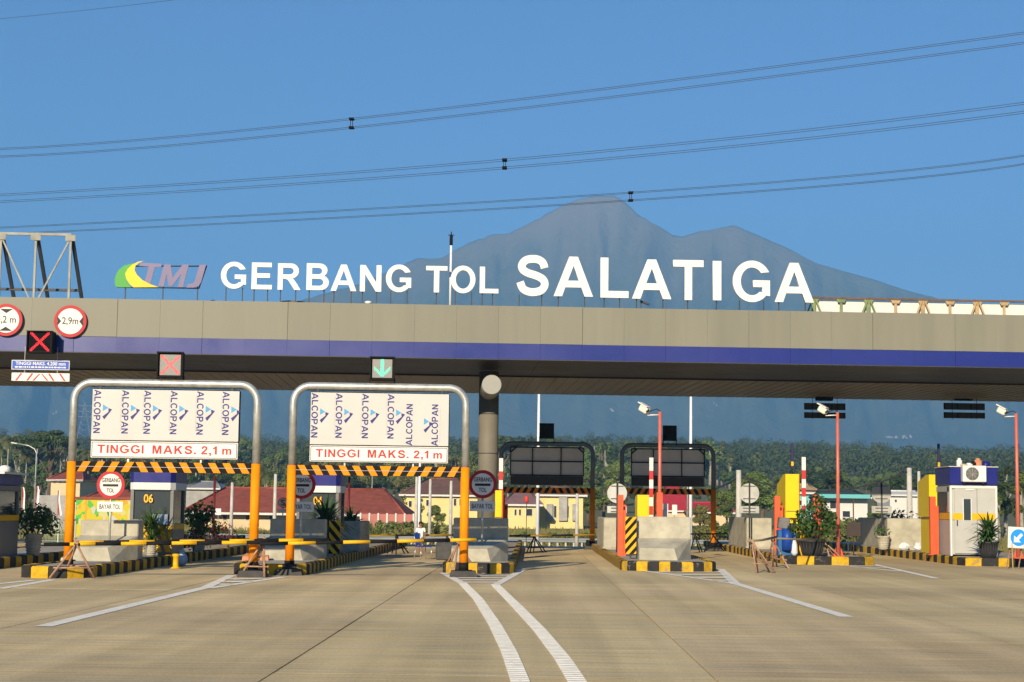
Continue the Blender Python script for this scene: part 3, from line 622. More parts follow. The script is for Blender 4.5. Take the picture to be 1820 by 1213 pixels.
# hanging lane boards at the left
t = canopy_thing('clearance_board', 'blue hanging board reading TINGGI MAKS. 4.200 mm under the canopy', 'sign board', 72, 658, .12)
W_ = px2m(101); H_ = px2m(17)
b = MB(); b.box((0, 0, H_/2), (W_, .03, H_), b=.008); obj('board', b, SIGNW, t)
b = MB(); b.box((0, -.018, H_/2), (W_-.05, .004, H_-.05)); obj('blue_face', b, mat('sign_blue', (.02, .09, .45), .45), t)
obj('lettering', text('TINGGI MAKS. 4.200 mm', W_*.86, H_*.36, -.022, 0, H_*.66, bold=.02, ext=.003), SIGNW, t)
b = MB(); x = -W_*.44
while x < W_*.42:
    l = random.uniform(.03, .11); b.box((x+l/2, -.022, H_*.28), (l, .003, .045)); x += l+.025
obj('fine_print', b, SIGNW, t)
for s in (-1, 1):
    b = MB(); b.box((s*W_*.28, .02, H_+.2), (.015, .015, .5)); obj('hanger', b, GREYP, t)
t = canopy_thing('chevron_board', 'white hanging board with slanting red stripes below the blue clearance board', 'sign board', 72, 678, .12)
H2 = px2m(14.5); b = MB(); b.box((0, 0, H2/2), (W_, .03, H2), b=.008); obj('board', b, SIGNW, t)
for k in range(5):
    xx = (-.38+.19*k)*W_ if k != 2 else 0; b = MB()
    if k == 2:
        for s in (-1, 1): b.prism([(s*.015, H2-.03), (s*.2, .02), (s*.26, .02), (s*.06, H2-.03)], -.021, -.017)
    else:
        s = 1 if k < 2 else -1; b.prism([(xx-.1*s, .02), (xx-.04*s, .02), (xx+.12*s, H2-.02), (xx+.06*s, H2-.02)], -.021, -.017)
    obj('red_stripe', b, TXTRED, t)
for s in (-1, 1):
    b = MB(); b.box((s*W_*.28, .02, H2+.06), (.015, .015, .14)); obj('hanger', b, GREYP, t)
# sign backs hanging under the rear edge, right
for px_, lab in ((1466, 'pair of dark hanging boards seen from behind above the yellow cabinet'), (1714, 'pair of dark hanging boards seen from behind above the white booth')):
    Yb = 71.6; a = at(px_, 748, Yb); t = thing('hanging_board_pair', lab, 'sign board', (a.x, Yb, a.z), CA, 'hanging boards under the rear edge')
    sc = Yb/3000
    for (ya, yb) in ((4, 14.5), (19, 31)):
        b = MB(); b.box((0, 0, (ya+yb)/2*sc), (74*sc, .04, (yb-ya)*sc), b=.01); obj('board', b, DKGREY, t)
        b = MB()
        for q in (-.5, -.17, .17, .5): b.box((q*72*sc, -.03, (ya+yb)/2*sc), (.03, .02, (yb-ya)*sc*.9))
        obj('back_rib', b, BLACK, t)
    for s in (-1, 1):
        b = MB(); b.box((s*22*sc, -.04, 20*sc+.25), (.016, .016, 36*sc+.5)); obj('hanger', b, BLACK, t)
    b = MB(); b.box((0, .1, 40*sc), (30*sc, .3, 9*sc), b=.02); obj('signal_back', b, BLACK, t)
# ------------------------------------------------------------------ height limit gantries
def stripes(t, W_, z0, h_, y, mid, first, n, m=ORANGE):
    """slanting orange stripes on the black bar; lean flips at the middle"""
    b = MB(); p = W_/n
    for k in range(n):
        x = -W_/2+p*(k+.5); s = first if k < mid else -first
        if k == mid and first < 0: P = [(x-p*.42, z0+h_), (x+p*.42, z0+h_), (x+p*.12, z0), (x-p*.12, z0)]
        else: P = [(x-p*.25-s*p*.2, z0), (x+p*.25-s*p*.2, z0), (x+p*.25+s*p*.2, z0+h_), (x-p*.25+s*p*.2, z0+h_)]
        b.prism([(min(max(u, -W_/2), W_/2), v) for u, v in P], y-.004, y)
    return obj('orange_stripes', b, m, t)
def alcopan(t, cx, cz, L_, flip=False, nomark=False):
    s = 1 if flip else -1
    g = obj('printed_name', gtext('ALCOPAN', L_, .16, -.0335, cx, cz, s*math.pi/2, .002, .12), NAVY, t)
    dx = .20 if not flip else -.20
    if flip and nomark: return
    b = MB(); b.prism([(cx+dx-.07, cz+.17), (cx+dx-.07, cz+.01), (cx+dx+.06, cz+.09)], -.0345, -.0325); obj('printed_triangle', b, SKYB, g)
    b = MB(); b.prism([(cx+dx+.06, cz+.08), (cx+dx+.15, cz+.05), (cx+dx-.03, cz-.19), (cx+dx-.075, cz-.12), (cx+dx+.065, cz-.01)], -.0345, -.0325); obj('printed_mark', b, NAVY, g)
    obj('fine_print', text('Aluminium Composite Panel', L_*.85, .028, -.0335, cx+(.13 if flip else -.10), cz, rot=s*math.pi/2, bold=0, ext=.002), GREYP, t)
def gantry(name, label, xl, xr, Y, ztop, zbar, back=False, logos=(), flips=(), mid=5, first=1, n=12, dim=False):
    ang = CA if not back else math.pi+CA*.3
    cx = (xl+xr)/2; W_ = xr-xl; t = thing(name, label, 'height gantry', (cx, Y, 0), ang, 'height limit gantries')
    r = .092; rb_ = .42; zt = ztop; P = []
    for s in (-1, 1):
        arcp = [(s*(W_/2-rb_+rb_*math.cos(a)), 0, zt-rb_+rb_*math.sin(a)) for a in [i*math.pi/2/8 for i in range(9)]]
        P = [(-W_/2, 0, zbar+.2)] + arcp if s < 0 else P + arcp[::-1] + [(W_/2, 0, zbar+.2)]
    b = MB(); b.tube(P, r, 18); obj('pipe_frame', b, GALV if not back else mat('rear_gantry_steel', (.14, .17, .22), .45, .2, 4, metal=.3), t)
    b = MB()
    for s in (-1, 1):
        for xx in (.62, .0): b.lathe([(r*1.12, -.03), (r*1.12, .03)], (s*.62, 0, zt), 16, axis='Y') if False else None
    for s in (-1, 1):
        b = MB(); b.tube([(s*W_/2, 0, .34), (s*W_/2, 0, zbar+.23)], r+.018, 18); obj('post_sleeve', b, ORANGE, t)
        b = MB(); b.tube([(s*W_/2, 0, .16), (s*W_/2, 0, .35)], r+.03, 18); b.box((s*W_/2, 0, .155), (.42, .42, .03)); obj('base_collar', b, BLACK, t)
        b = MB(); b.hexa([(s*W_/2-.34, -.34, 0), (s*W_/2+.34, -.34, 0), (s*W_/2+.34, .4, 0), (s*W_/2-.34, .4, 0)], [(s*W_/2-.3, -.28, .15), (s*W_/2+.3, -.28, .15), (s*W_/2+.3, .34, .15), (s*W_/2-.3, .34, .15)]); obj('footing', b, mat('dark_footing', (.06, .058, .055), .85, .3, 6), t)
    bh = .235; b = MB(); b.box((0, -.02, zbar+bh/2), (W_-2*r-.02, .05, bh)); hb = obj('height_bar', b, BLACK, t)
    stripes(hb, W_-2*r-.06, zbar, bh, -.046, mid, first, n, ORANGE)
    if back: rs_ = stripes(hb, W_-2*r-.06, zbar, bh, .009, mid, first, n, ORANGE)
    b = MB(); b.box((0, -.058, zbar+bh*.5), (W_-2*r-.02, .012, .010)); obj('bar_wire', b, GREYP, hb)
    # height sign and board above it
    sw, sh = W_*.80, .40; sz = zbar+bh+.09
    b = MB(); b.box((0, 0, sz+sh/2), (sw, .04, sh), b=.012); sg = obj('height_sign', b, SIGNW, t)
    b = MB()
    for (ax, az, aw, ah) in ((0, sz+.03, sw-.06, .012), (0, sz+sh-.03, sw-.06, .012), (-sw/2+.03, sz+sh/2, .012, sh-.072), (sw/2-.03, sz+sh/2, .012, sh-.072)): b.box((ax, -.022, az), (aw, .006, ah))
    obj('sign_border', b, TXTBLK, sg)
    obj('lettering', gtext('TINGGI  MAKS. 2,1 m', sw*.91, sh*.60, -.0235, 0, sz+sh*.48, 0.0, .003, .2), TXTRED, sg)
    bz0 = sz+sh+.025; bz1 = zt-r-.07; bh2 = bz1-bz0
    b = MB(); b.box((0, 0, (bz0+bz1)/2), (sw, .06, bh2)); bd = obj('cover_board', b, BOARDW, t)
    for q in logos: alcopan(bd, (q-.5)*sw, bz0+bh2*.56, bh2*.86)
    for i_, (q, dz) in enumerate(flips): alcopan(bd, (q-.5)*sw, bz0+bh2*(.46-dz), bh2*.80, True, i_ == 0)
    for q in (-.36, .36):
        b = MB(); b.box((q*W_, .0, zt-r-.03), (.05, .05, .12)); obj('hanger_bolt', b, DKGREY, t)
        b = MB(); b.box((q*W_*.55, .06, sz-.05), (.04, .03, .16)); obj('sign_strut', b, GALV, t)
    if back or True:                                # framed rear of the board
        b = MB(); fr = lambda x0, z0, x1, z1, w_=.04: bar(b, (x0, .075, z0), (x1, .075, z1), w_, .05)
        fr(-sw/2, bz0, sw/2, bz0); fr(-sw/2, bz1, sw/2, bz1); fr(-sw/2, bz0, -sw/2, bz1); fr(sw/2, bz0, sw/2, bz1)
        fr(-sw/2, (bz0+bz1)/2, sw/2, (bz0+bz1)/2); fr(-sw*.19, bz0, -sw*.19, bz1); fr(sw*.2, bz0, sw*.2, bz1)
        for s in (-1, 1): fr(s*sw*.5, bz1-.22, s*sw*.42, bz1)
        obj('rear_frame', b, BLACK, t)
        b = MB(); b.box((0, .035, (bz0+bz1)/2), (sw-.02, .006, bh2-.02)); obj('rear_sheet', b, mat('grey_rear_sheet', (.62, .63, .68), .5, .1, 1), t)
        b = MB(); b.box((0, .026, sz+sh/2), (sw-.02, .008, sh-.02)); obj('sign_rear', b, mat('dark_sign_rear', (.05, .045, .045), .6, .2, 2), sg)
    return t, cx, W_
Yg = 40.0
xl, xr = at(127, 900, Yg).x, at(451.5, 900, Yg).x
zt = at(300, 682, Yg).z; zb = at(290, 840, Yg).z
g1, c1, w1 = gantry('height_gantry', 'orange-legged gantry at left with six upright ALCOPAN prints', xl, xr, Yg, zt, zb, logos=(.035, .225, .375, .555, .735, .91), mid=4, first=1, n=12)
Yg2 = 41.6
xl, xr = at(518, 900, Yg2).x, at(825.5, 900, Yg2).x
zt2 = at(674, 688, Yg2).z; zb2 = at(674, 846, Yg2).z
g2, c2, w2 = gantry('height_gantry', 'orange-legged gantry left of the column, two ALCOPAN prints upside down', xl, xr, Yg2, zt2, zb2, logos=(.03, .205, .395, .58), flips=((.715, .06), (.90, .06)), mid=6, first=-1, n=12)
Yr = 71.5
for i, (a_, b_2, lab) in enumerate(((890, 1053, 'dark gantry seen from behind, just right of the round column'), (1105, 1268, 'dark gantry seen from behind, above the concrete block with red-white arm'))):
    gantry('height_gantry', lab, at(a_, 900, Yr).x, at(b_2, 900, Yr).x, Yr, at((a_+b_2)/2, 789+i*3, Yr).z, at((a_+b_2)/2, 877+i*2, Yr).z, back=True)
# lane signals standing on the gantries
def sig_on(px, py0, py1, wpx, Y, label, bg, pat, fg, back=False):
    a = at(px, py1, Y); h_ = at(px, py0, Y).z-a.z; w_ = wpx*Y/3000
    t = thing('lane_signal', label, 'lane signal', a, CA if not back else math.pi, 'lane signal boxes')
    signal(t, w_, h_, .22, bg, pat, fg)
    for s in (-1, 1):
        b = MB(); b.box((s*w_*.5, .1, -.07), (.03, .12, .26)); b.box((s*w_*.5, .1, -.16), (.035, .24, .03)); obj('clamp', b, BLACK, t)
sig_on(302, 626, 672, 46, Yg-.05, 'lane signal with a pale red cross on the left gantry', LEDBG, XP, LEDR)
sig_on(679, 634.5, 676, 44, Yg2-.05, 'lane signal with a green down arrow on the second gantry', LEDBG, AP, LEDG)
sig_on(971.5, 753, 780, 26, Yr, 'dark rear of a lane signal on the gantry beside the column', LEDBK, None, None, True)
sig_on(1190, 757, 784, 24, Yr, 'dark rear of a lane signal behind the thin camera pole', LEDBK, None, None, True)
# ------------------------------------------------------------------ traffic islands with painted kerb blocks
KH = .27
ISL = [(-16.4, -13.5, 37.5, 80, 'traffic island at the far left under the dark booth'), (-11.6, -10.0, 37.9, 76, 'traffic island with striped kerb carrying booth 06'), (-7.35, -5.5, 41.2, 75, 'traffic island with striped kerb between the two orange gantries'), (-2.35, -.45, 43.9, 76, 'traffic island with striped kerb around the round column'), (2.5, 5.2, 47.3, 79, 'traffic island with bold striped nose carrying the pale concrete block'), (8.15, 11.15, 54.9, 81, 'traffic island with big planter tub and blue machine'), (14.1, 18.6, 55.8, 84, 'traffic island carrying the white booth at right')]
def outline(xl, xr, y0, y1):
    R = min(.75, (xr-xl)*.42); P = []
    P += [(xr, y1), (xr, y0+R)] + [(xr-R+R*math.cos(a), y0+R-R*math.sin(a)) for a in [math.pi/2*i/5 for i in range(1, 6)]]
    P += [(xl+R-R*math.sin(a), y0+R-R*math.cos(a)) for a in [math.pi/2*i/5 for i in range(0, 6)]] + [(xl, y1)]
    return P
for (xl, xr, y0, y1, lab), bl in zip(ISL, (.5, .42, .38, .32, .32, .56, .55)):
    t = thing('traffic_island', lab, 'traffic island', ((xl+xr)/2, y0, 0), 0, 'striped traffic islands'); ox, oy = (xl+xr)/2, y0
    P = [Vector((x-ox, y-oy, 0)) for x, y in outline(xl, xr, y0, y1)]
    ins = [Vector((x-ox, y-oy, 0)) for x, y in outline(xl+.17, xr-.17, y0+.17, y1)]
    b = MB(); n = len(ins); b.add([(p.x, p.y, z) for z in (.002, KH-.03) for p in ins], [tuple(range(n, 2*n))] + [(i, (i+1) % n, (i+1) % n+n, i+n) for i in range(n)]); obj('island_top', b, CONCG, t)
    # walk the outline
    seg = []; acc = [0]
    for i in range(len(P)-1): acc.append(acc[-1]+(P[i+1]-P[i]).length)
    def pos(s):
        for i in range(len(P)-1):
            if s <= acc[i+1]+1e-9:
                u = (s-acc[i])/max(1e-9, acc[i+1]-acc[i]); return P[i].lerp(P[i+1], u), ins[i].lerp(ins[i+1], u)
        return P[-1], ins[-1]
    tot = acc[-1]; nose = tot/2; k = 0
    cuts = [nose]
    s = nose
    while s < tot-.3: s += bl if s < nose+15 else max(.55, bl*1.5); cuts.append(min(s, tot))
    s = nose; left = []
    while s > .3: s -= bl if s > nose-15 else max(.55, bl*1.5); left.append(max(s, 0))
    cuts = left[::-1]+cuts
    for k in range(len(cuts)-1):
        a, a2 = pos(cuts[k]+.006); c, c2 = pos(cuts[k+1]-.006); j = random.uniform(-.008, .008)
        m_ = [a.lerp(c, .5)+Vector((0, 0, 0)), a2.lerp(c2, .5)]
        tl = Vector((0, 0, KH+j)); ch = .035; oa, oc = a.lerp(a2, ch/.17), c.lerp(c2, ch/.17); lo = Vector((0, 0, KH-ch+j))
        b = MB(); b.add([a, c, c2, a2, a+lo, c+lo, c2+tl, a2+tl, oa+tl, oc+tl], [(0, 1, 5, 4), (4, 5, 9, 8), (8, 9, 6, 7), (1, 2, 6, 9, 5), (3, 0, 4, 8, 7), (2, 3, 7, 6)])
        obj('kerb_block', b, KYEL if k % 2 else KBLK, t)
# ------------------------------------------------------------------ concrete crash blocks
def crash_block(label, x0, x1, ytop, Y, h1=.62, mir=False, D=.95):
    cx, _, W_, _ = bb(x0, ytop, x1, ytop+10, Y); zt = at((x0+x1)/2, ytop, Y).z; H_ = zt-KH+.03
    t = thing('crash_block', label, 'concrete block', (cx, Y, KH-.03), 0, 'concrete crash blocks on the island noses')
    b = MB(); b.box((0, .3, H_/2), (W_, .6, H_), b=.025); obj('wall_block', b, CONC, t)
    s = -1 if mir else 1; a, c = -W_/2*s, W_/2*s; i1, i2 = a+(c-a)*.70, a+(c-a)*.64; h2 = h1*.55
    P = [(a, -D, 0), (i1, -D, 0), (c, -.003, 0), (a, -.003, 0)]; Q = [(a, -D, h2), (i2, -D, h2), (c, -.003, h1), (a, -.003, h1)]
    b = MB(); b.hexa(P, Q); obj('wedge', b, CONC, t)
    return t
crash_block('pale concrete block in front of booth 06', 143, 246, 925, 43.4)
crash_block('grey shaded concrete block behind the second orange gantry leg', 480, 577, 923, 46.0)
crash_block('grey shaded concrete block in front of the round column', 806, 903, 921, 47.0)
crash_block('pale sunlit concrete block beside the hazard plate, right of centre', 1133, 1228, 919, 50.6)
def long_block(label, x0, x1, ytop, Y, L_=6.0):
    cx, _, W_, _ = bb(x0, ytop, x1, ytop+10, Y); H_ = at((x0+x1)/2, ytop, Y).z-KH+.03
    t = thing('concrete_wall_block', label, 'concrete wall', (cx, Y, KH-.03), 0, 'long concrete wall blocks on the islands')
    b = MB(); b.box((0, L_/2, H_/2), (W_, L_, H_), b=.03); obj('wall', b, CONC, t)
    b = MB(); b.box((0, L_/2, .04), (W_+.06, L_+.06, .08)); obj('plinth', b, CONCG, t)
long_block('cream concrete wall right of the hazard board near booth 04', 611, 641, 927, 54.0, 3.0)
long_block('cream concrete wall behind the leftmost bright orange post', 1073, 1122, 921, 62.0)
long_block('cream concrete wall left of the yellow cabinet', 1327, 1372, 921, 66.0)
long_block('stained cream concrete wall beside the white booth', 1577, 1652, 922, 68.0)
# ------------------------------------------------------------------ hazard boards
def hazard(label, x0, x1, y0, y1, Y, slope=1, n=4):
    cx, z, W_, H_ = bb(x0, y0, x1, y1, Y); t = thing('hazard_board', label, 'hazard board', (cx, Y, z), 0, 'black and yellow hazard boards')
    b = MB(); b.box((0, 0, H_/2), (W_, .05, H_), b=.008); obj('board', b, YELLOW, t)
    p = H_/n
    for k in range(-1, n+1):
        z0 = k*p; P = [(-W_/2, z0), (W_/2, z0+slope*W_*1.15), (W_/2, z0+slope*W_*1.15+p*.5), (-W_/2, z0+p*.5)]
        # clip to the board
        def clip(P, lim, sign):
            out = []
            for i in range(len(P)):
                a, c = P[i], P[(i+1) % len(P)]; ia, ic = sign*(a[1]-lim) >= 0, sign*(c[1]-lim) >= 0
                if ia: out.append(a)
                if ia != ic:
                    u = (lim-a[1])/(c[1]-a[1]); out.append((a[0]+(c[0]-a[0])*u, lim))
            return out
        P = clip(P, .005, 1)
        if len(P) > 2: P = clip(P, H_-.005, -1)
        if len(P) > 2:
            b = MB(); b.prism(P, -.030, -.026); obj('black_stripe', b, BLACK, t)
    b = MB(); b.box((0, .06, (H_+z-KH)/2-(z-KH)), (.06, .05, H_+z-KH)); obj('stake', b, DKGREY, t)
hazard('black and yellow hazard board beside the pale crash block, right of centre', 1111, 1131, 919, 985, 50.3, 1, 4)
hazard('black and yellow hazard board right of the shaded crash block', 584, 604, 925, 985, 48.5, -1, 3)
# ------------------------------------------------------------------ toll sign posts: round GERBANG TOL sign over a BAYAR TOL plate
def toll_sign(label, px, py, Y, rpx=25):
    a = at(px, py, Y); r = rpx*Y/3000; t = thing('toll_sign', label, 'traffic sign', (a.x, Y, KH-.03), 0, 'GERBANG TOL signs'); zc = a.z-KH+.03
    b = MB(); b.tube([(0, .05, 0), (0, .05, zc+r*.7)], .03, 10); obj('post', b, GALV, t)
    b = MB(); b.lathe([(r, -.012), (r, .012)], (0, 0, zc), 44, axis='Y'); d = obj('red_disc', b, RED, t)
    b = MB(); b.lathe([(r*.77, -.018), (r*.77, -.013)], (0, 0, zc), 44, axis='Y'); obj('white_disc', b, SIGNW, d)
    obj('lettering', text('GERBANG', r*1.28, r*.30, -.0225, 0, zc+r*.33, bold=.014, ext=.003), TXTBLK, d)
    obj('lettering', text('TOL', r*.55, r*.30, -.0225, 0, zc-r*.40, bold=.014, ext=.003), TXTBLK, d)
    b = MB(); b.box((0, -.022, zc-r*.04), (r*1.1, .005, r*.17), b=.002); obj('black_bar', b, TXTBLK, d)
    b = MB(); b.box((0, 0, zc-r*1.55), (r*1.82, .02, r*.72), b=.006); p = obj('plate', b, SIGNW, t)
    obj('lettering', text('BAYAR TOL', r*1.5, r*.34, -.0125, 0, zc-r*1.55, bold=.01, ext=.003), TXTBLK, p)
toll_sign('sunlit round GERBANG TOL sign above a BAYAR TOL plate in front of booth 06', 197, 862, 42.6)
toll_sign('GERBANG TOL sign half hidden behind the second orange gantry leg', 536, 862, 45.3)
toll_sign('shaded GERBANG TOL sign in front of the round column', 858, 861, 46.4)
# ------------------------------------------------------------------ toll booths
def booth06(label, num, x0, x1, ytop, Y, dep, numx, full=True):
    cx, _, W_, _ = bb(x0, ytop, x1, ytop+10, Y); H_ = at((x0+x1)/2, ytop, Y).z-KH+.03
    t = thing('toll_booth', label, 'toll booth', (cx, Y, KH-.03), 0, 'toll booths')
    zs = [0, H_*.375, H_*.77, H_*.855, H_]
    b = MB(); b.box((0, dep/2, zs[1]/2), (W_, dep, zs[1]), b=.02); low = obj('lower_wall', b, BOOTHG, t)
    for k in range(5):                     # hazard stripes on the skirt
        x = -W_/2+.05+k*W_*.2; P = [(x+.02, zs[1]-.06), (x+.16, zs[1]-.06), (x+.40, .1), (x+.26, .1)]; P = [(min(q, W_/2-.02), z) for q, z in P]
        b = MB(); b.prism(P, -.008, -.003); obj('yellow_stripe', b, YELLOW, low)
    for sx in (-1, 1):
        for yy in (.05, dep-.05): b = MB(); b.box((sx*(W_/2-.05), yy, (zs[1]+zs[2])/2), (.09, .09, zs[2]-zs[1])); obj('window_post', b, BOOTHG, t)
    b = MB(); b.box((0, .05, zs[1]+.06), (W_-.19, .08, .1)); obj('window_sill', b, BOOTHG, t)
    b = MB(); b.box((0, .07, (zs[1]+zs[2])/2+.05), (W_-.19, .012, zs[2]-zs[1]-.12)); obj('front_window', b, GLASS, t)
    for sx in (-1, 1):
        b = MB(); b.box((sx*(W_/2-.06), dep/2, (zs[1]+zs[2])/2+.05), (.012, dep-.2, zs[2]-zs[1]-.12)); obj('side_window', b, GLASS, t)
        b = MB(); b.box((sx*(W_/2+.003), dep/2, zs[1]-.09), (.006, dep-.06, .16)); obj('yellow_band', b, YELLOW, t)
    def rnd(z0, z1, o_, m, nm):
        P = [(-W_/2-o_, dep), (-W_/2-o_, .1), (-W_/2-o_+.12, -.06), (W_/2+o_-.12, -.06), (W_/2+o_, .1), (W_/2+o_, dep)]
        b = MB(); n = len(P); b.add([(x, y, z) for z in (z0, z1) for x, y in P], [tuple(range(n))[::-1], tuple(range(n, 2*n))]+[(i, (i+1) % n, (i+1) % n+n, i+n) for i in range(n)]); obj(nm, b, m, t)
    rnd(zs[2], zs[3]-.004, .03, WHITE, 'white_band'); rnd(zs[3], zs[4], .03, BLUEB, 'blue_band')
    b = MB(); b.box((0, dep/2+.06, H_+.015), (W_-.1, dep-.1, .03)); obj('roof_sheet', b, DKGREY, t)
    obj('number', text(num, .26, .24, -.012, (numx-.5)*W_, zs[1]+(zs[2]-zs[1])*.74, bold=.02, ext=.004), mat('number_orange', (.9, .42, .03), .5), t)
    b = MB(); b.hexa([(-W_*.1, -.16, zs[1]-.02), (W_*.4, -.16, zs[1]-.02), (W_*.4, .02, zs[1]-.02), (-W_*.1, .02, zs[1]-.02)], [(0, -.03, zs[1]+.26), (W_*.38, -.03, zs[1]+.26), (W_*.38, .02, zs[1]+.26), (0, .02, zs[1]+.26)]); obj('counter_hood', b, mat('bright_hood', (.45, .5, .55), .15, .3, 5, metal=.6), t)
booth06('dark toll booth with blue and white top numbered 06', '06', 233, 310, 836, 47.6, 1.6, .42)
booth06('dark toll booth with blue and white top numbered 04, behind palm leaves', '04', 528, 603, 843, 51.0, 1.6, .5)
# left booth, seen along its right side
Yb = 43.6; xr_ = at(33, 930, 45.4).x; H_ = at(20, 842, 44.5).z-KH
t = thing('toll_booth', 'dark grey toll booth cut off by the left edge of the photo', 'toll booth', (xr_-.7, Yb, KH-.03), 0, 'toll booths')
for z0, z1, m, nm, o_ in ((0, .95, BOOTHG, 'lower_wall', 0), (.95, 1.10, YELLOW, 'yellow_band', .004), (H_*.80, H_*.87, BOOTHG, 'window_head', .01), (H_*.87+.002, H_, BLUEB, 'blue_band', .04)):
    b = MB(); b.box((0, .9, (z0+z1)/2), (1.4+2*o_, 1.8+2*o_, z1-z0-.003), b=.01 if nm != 'yellow_band' else 0); obj(nm, b, m, t)
for sx in (-1, 1):
    for yy in (.06, 1.74):
        b = MB(); b.box((sx*.63, yy, (1.1+H_*.8)/2), (.13, .12, H_*.8-1.1)); obj('corner_post', b, BOOTHG, t)
b = MB(); b.box((0, .9, (1.1+H_*.8)/2), (1.3, 1.6, H_*.8-1.12)); obj('glazing', b, GLASS, t)
b = MB(); b.box((0, .9, H_+.03), (1.75, 2.1, .05)); obj('roof_sheet', b, WHITE, t)
b = MB(); b.sphere((.55, .9, H_+.14), .16, sc=(1, 1, .7)); obj('dome_lamp', b, SIGNW, t)
# white booth at right
Yw = 59.0; cx, z_, W_, _ = bb(1690, 822, 1773, 988, Yw); H_ = at(1731, 832, Yw).z-KH+.03; dep = 2.0
wb = thing('toll_booth', 'white toll booth with blue top and yellow waist band at right', 'toll booth', (cx, Yw, KH-.03), 0, 'toll booths')
zw, zy, zt_ = 1.25, 1.48, H_-.62
def panel(nm, c, d, m, par=wb, bv=.012): b = MB(); b.box(c, d, b=bv); return obj(nm, b, m, par)
SHG = mat('booth_light_grey', (.40, .40, .385), .42, .08, 2)
panel('core', (0, dep/2, H_/2-.2), (W_-.06, dep-.06, H_-.5), SHG)
dr = panel('door', (-W_*.17, .0, zt_/2+.03), (W_*.48, .05, zt_-.12), BOOTHW)
panel('door_window', (-W_*.14, -.03, zt_*.66), (W_*.15, .012, zt_*.30), GLASS, dr, .004)
for s in (-1, 1): panel('window_trim', (-W_*.14+s*W_*.085, -.032, zt_*.66), (.03, .016, zt_*.32), WHITE, dr, .004)
panel('door_handle', (-W_*.36, -.05, zt_*.47), (.03, .06, .2), DKGREY, dr, .006)
panel('door_closer', (-W_*.08, -.04, zt_-.14), (.28, .05, .05), SIGNW, dr, .006)
panel('front_wall', (W_*.28, .0, zt_/2+.03), (W_*.4, .05, zt_-.06), BOOTHW)
for s in (-1, 1): panel('corner_post', (s*(W_/2-.02), .0, zt_/2), (.07, .09, zt_), WHITE)
panel('header', (0, .0, zt_-.05), (W_, .1, .10), WHITE)
panel('waist_band', (0, -.028, (zw+zy)/2), (W_-.16, .012, zy-zw), YELLOW, wb, .002)
panel('waist_band', (-W_/2+.008, dep/2, (zw+zy)/2), (.06, dep-.1, zy-zw), YELLOW, wb, .002)
panel('side_wall', (-W_/2+.01, dep/2, zw/2), (.05, dep-.1, zw-.02), SHG)
panel('side_wall', (-W_/2+.01, dep*.12, (zy+zt_)/2), (.05, dep*.12, zt_-zy-.02), SHG)
panel('side_wall', (-W_/2+.01, dep/2, zt_-.12), (.05, dep-.1, .2), SHG)
panel('side_window', (-W_/2+.012, dep*.58, (zy+zt_)/2-.1), (.03, dep*.72, zt_-zy-.26), GLASS, wb, .004)
panel('blue_top', (0, dep/2-.02, (zt_+H_)/2+.02), (W_+.06, dep+.12, H_-zt_-.02), BLUEB, wb, .02)
panel('roof_sheet', (0, dep/2, H_+.035), (W_+.12, dep+.2, .03), WHITE)
# air conditioner on its front
cx2, z2, w2_, h2_ = bb(1711, 828, 1753, 857, Yw-.35)
ac = thing('air_conditioner', 'white outdoor air conditioner unit fixed above the white booth door', 'air conditioner', (cx2, Yw-.40, z2), 0)
b = MB(); b.box((0, .16, h2_/2), (w2_, .3, h2_), b=.02); obj('casing', b, SIGNW, ac)
b = MB(); b.lathe([(h2_*.40, -.006), (h2_*.40, .02)], (-w2_*.1, 0, h2_/2), 32, axis='Y'); obj('fan_opening', b, mat('fan_dark', (.05, .045, .03), .6), ac)
b = MB()
for rr in (.12, .2, .28, .36): b.tube([(-w2_*.1+h2_*rr*math.cos(a), -.015, h2_/2+h2_*rr*math.sin(a)) for a in [i*2*math.pi/24 for i in range(25)]], .006, 5)
for k in range(8): a = k*math.pi/4; b.tube([(-w2_*.1, -.018, h2_/2), (-w2_*.1+h2_*.39*math.cos(a), -.018, h2_/2+h2_*.39*math.sin(a))], .006, 5)
obj('fan_grille', b, GREYP, ac)
b = MB()
for s in (-1, 1): b.box((s*w2_*.4, .28, -.03), (.04, .32, .04))
obj('bracket', b, DKGREY, ac)
# things lying on the white booth's roof
for k, (px_, w_, h_, m, nm, lab) in enumerate(((1705, .1, .3, SIGNW, 'paint_canister', 'white canister standing on the white booth roof'), (1712, .16, .14, CONC, 'rope_coil', 'pale coil lying on the white booth roof'), (1722, .14, .13, SIGNW, 'paint_tin', 'pale tin on the roof behind the air conditioner'), (1731, .12, .2, BLACK, 'dark_tin', 'black and white tin on the booth roof'), (1738, .14, .3, TERRA, 'terracotta_jug', 'rust coloured jug on the booth roof'), (1752, .16, .2, BLUEB, 'blue_bucket', 'blue bucket at the right end of the booth roof'))):
    a = at(px_, 826, Yw+.5); b = MB()
    if nm == 'rope_coil': b.tube([(.13*math.cos(q), .13*math.sin(q), .05) for q in [i*2*math.pi/16 for i in range(17)]], .05, 8)
    else: b.lathe([(w_*.8, 0), (w_, .04), (w_, h_*.7), (w_*.55, h_*.85), (w_*.55, h_)], n=16)
    tag(obj(nm, b, m, None, (a.x, Yw+.5, KH-.03+H_+.05)), lab, 'clutter', 'things on the booth roof')
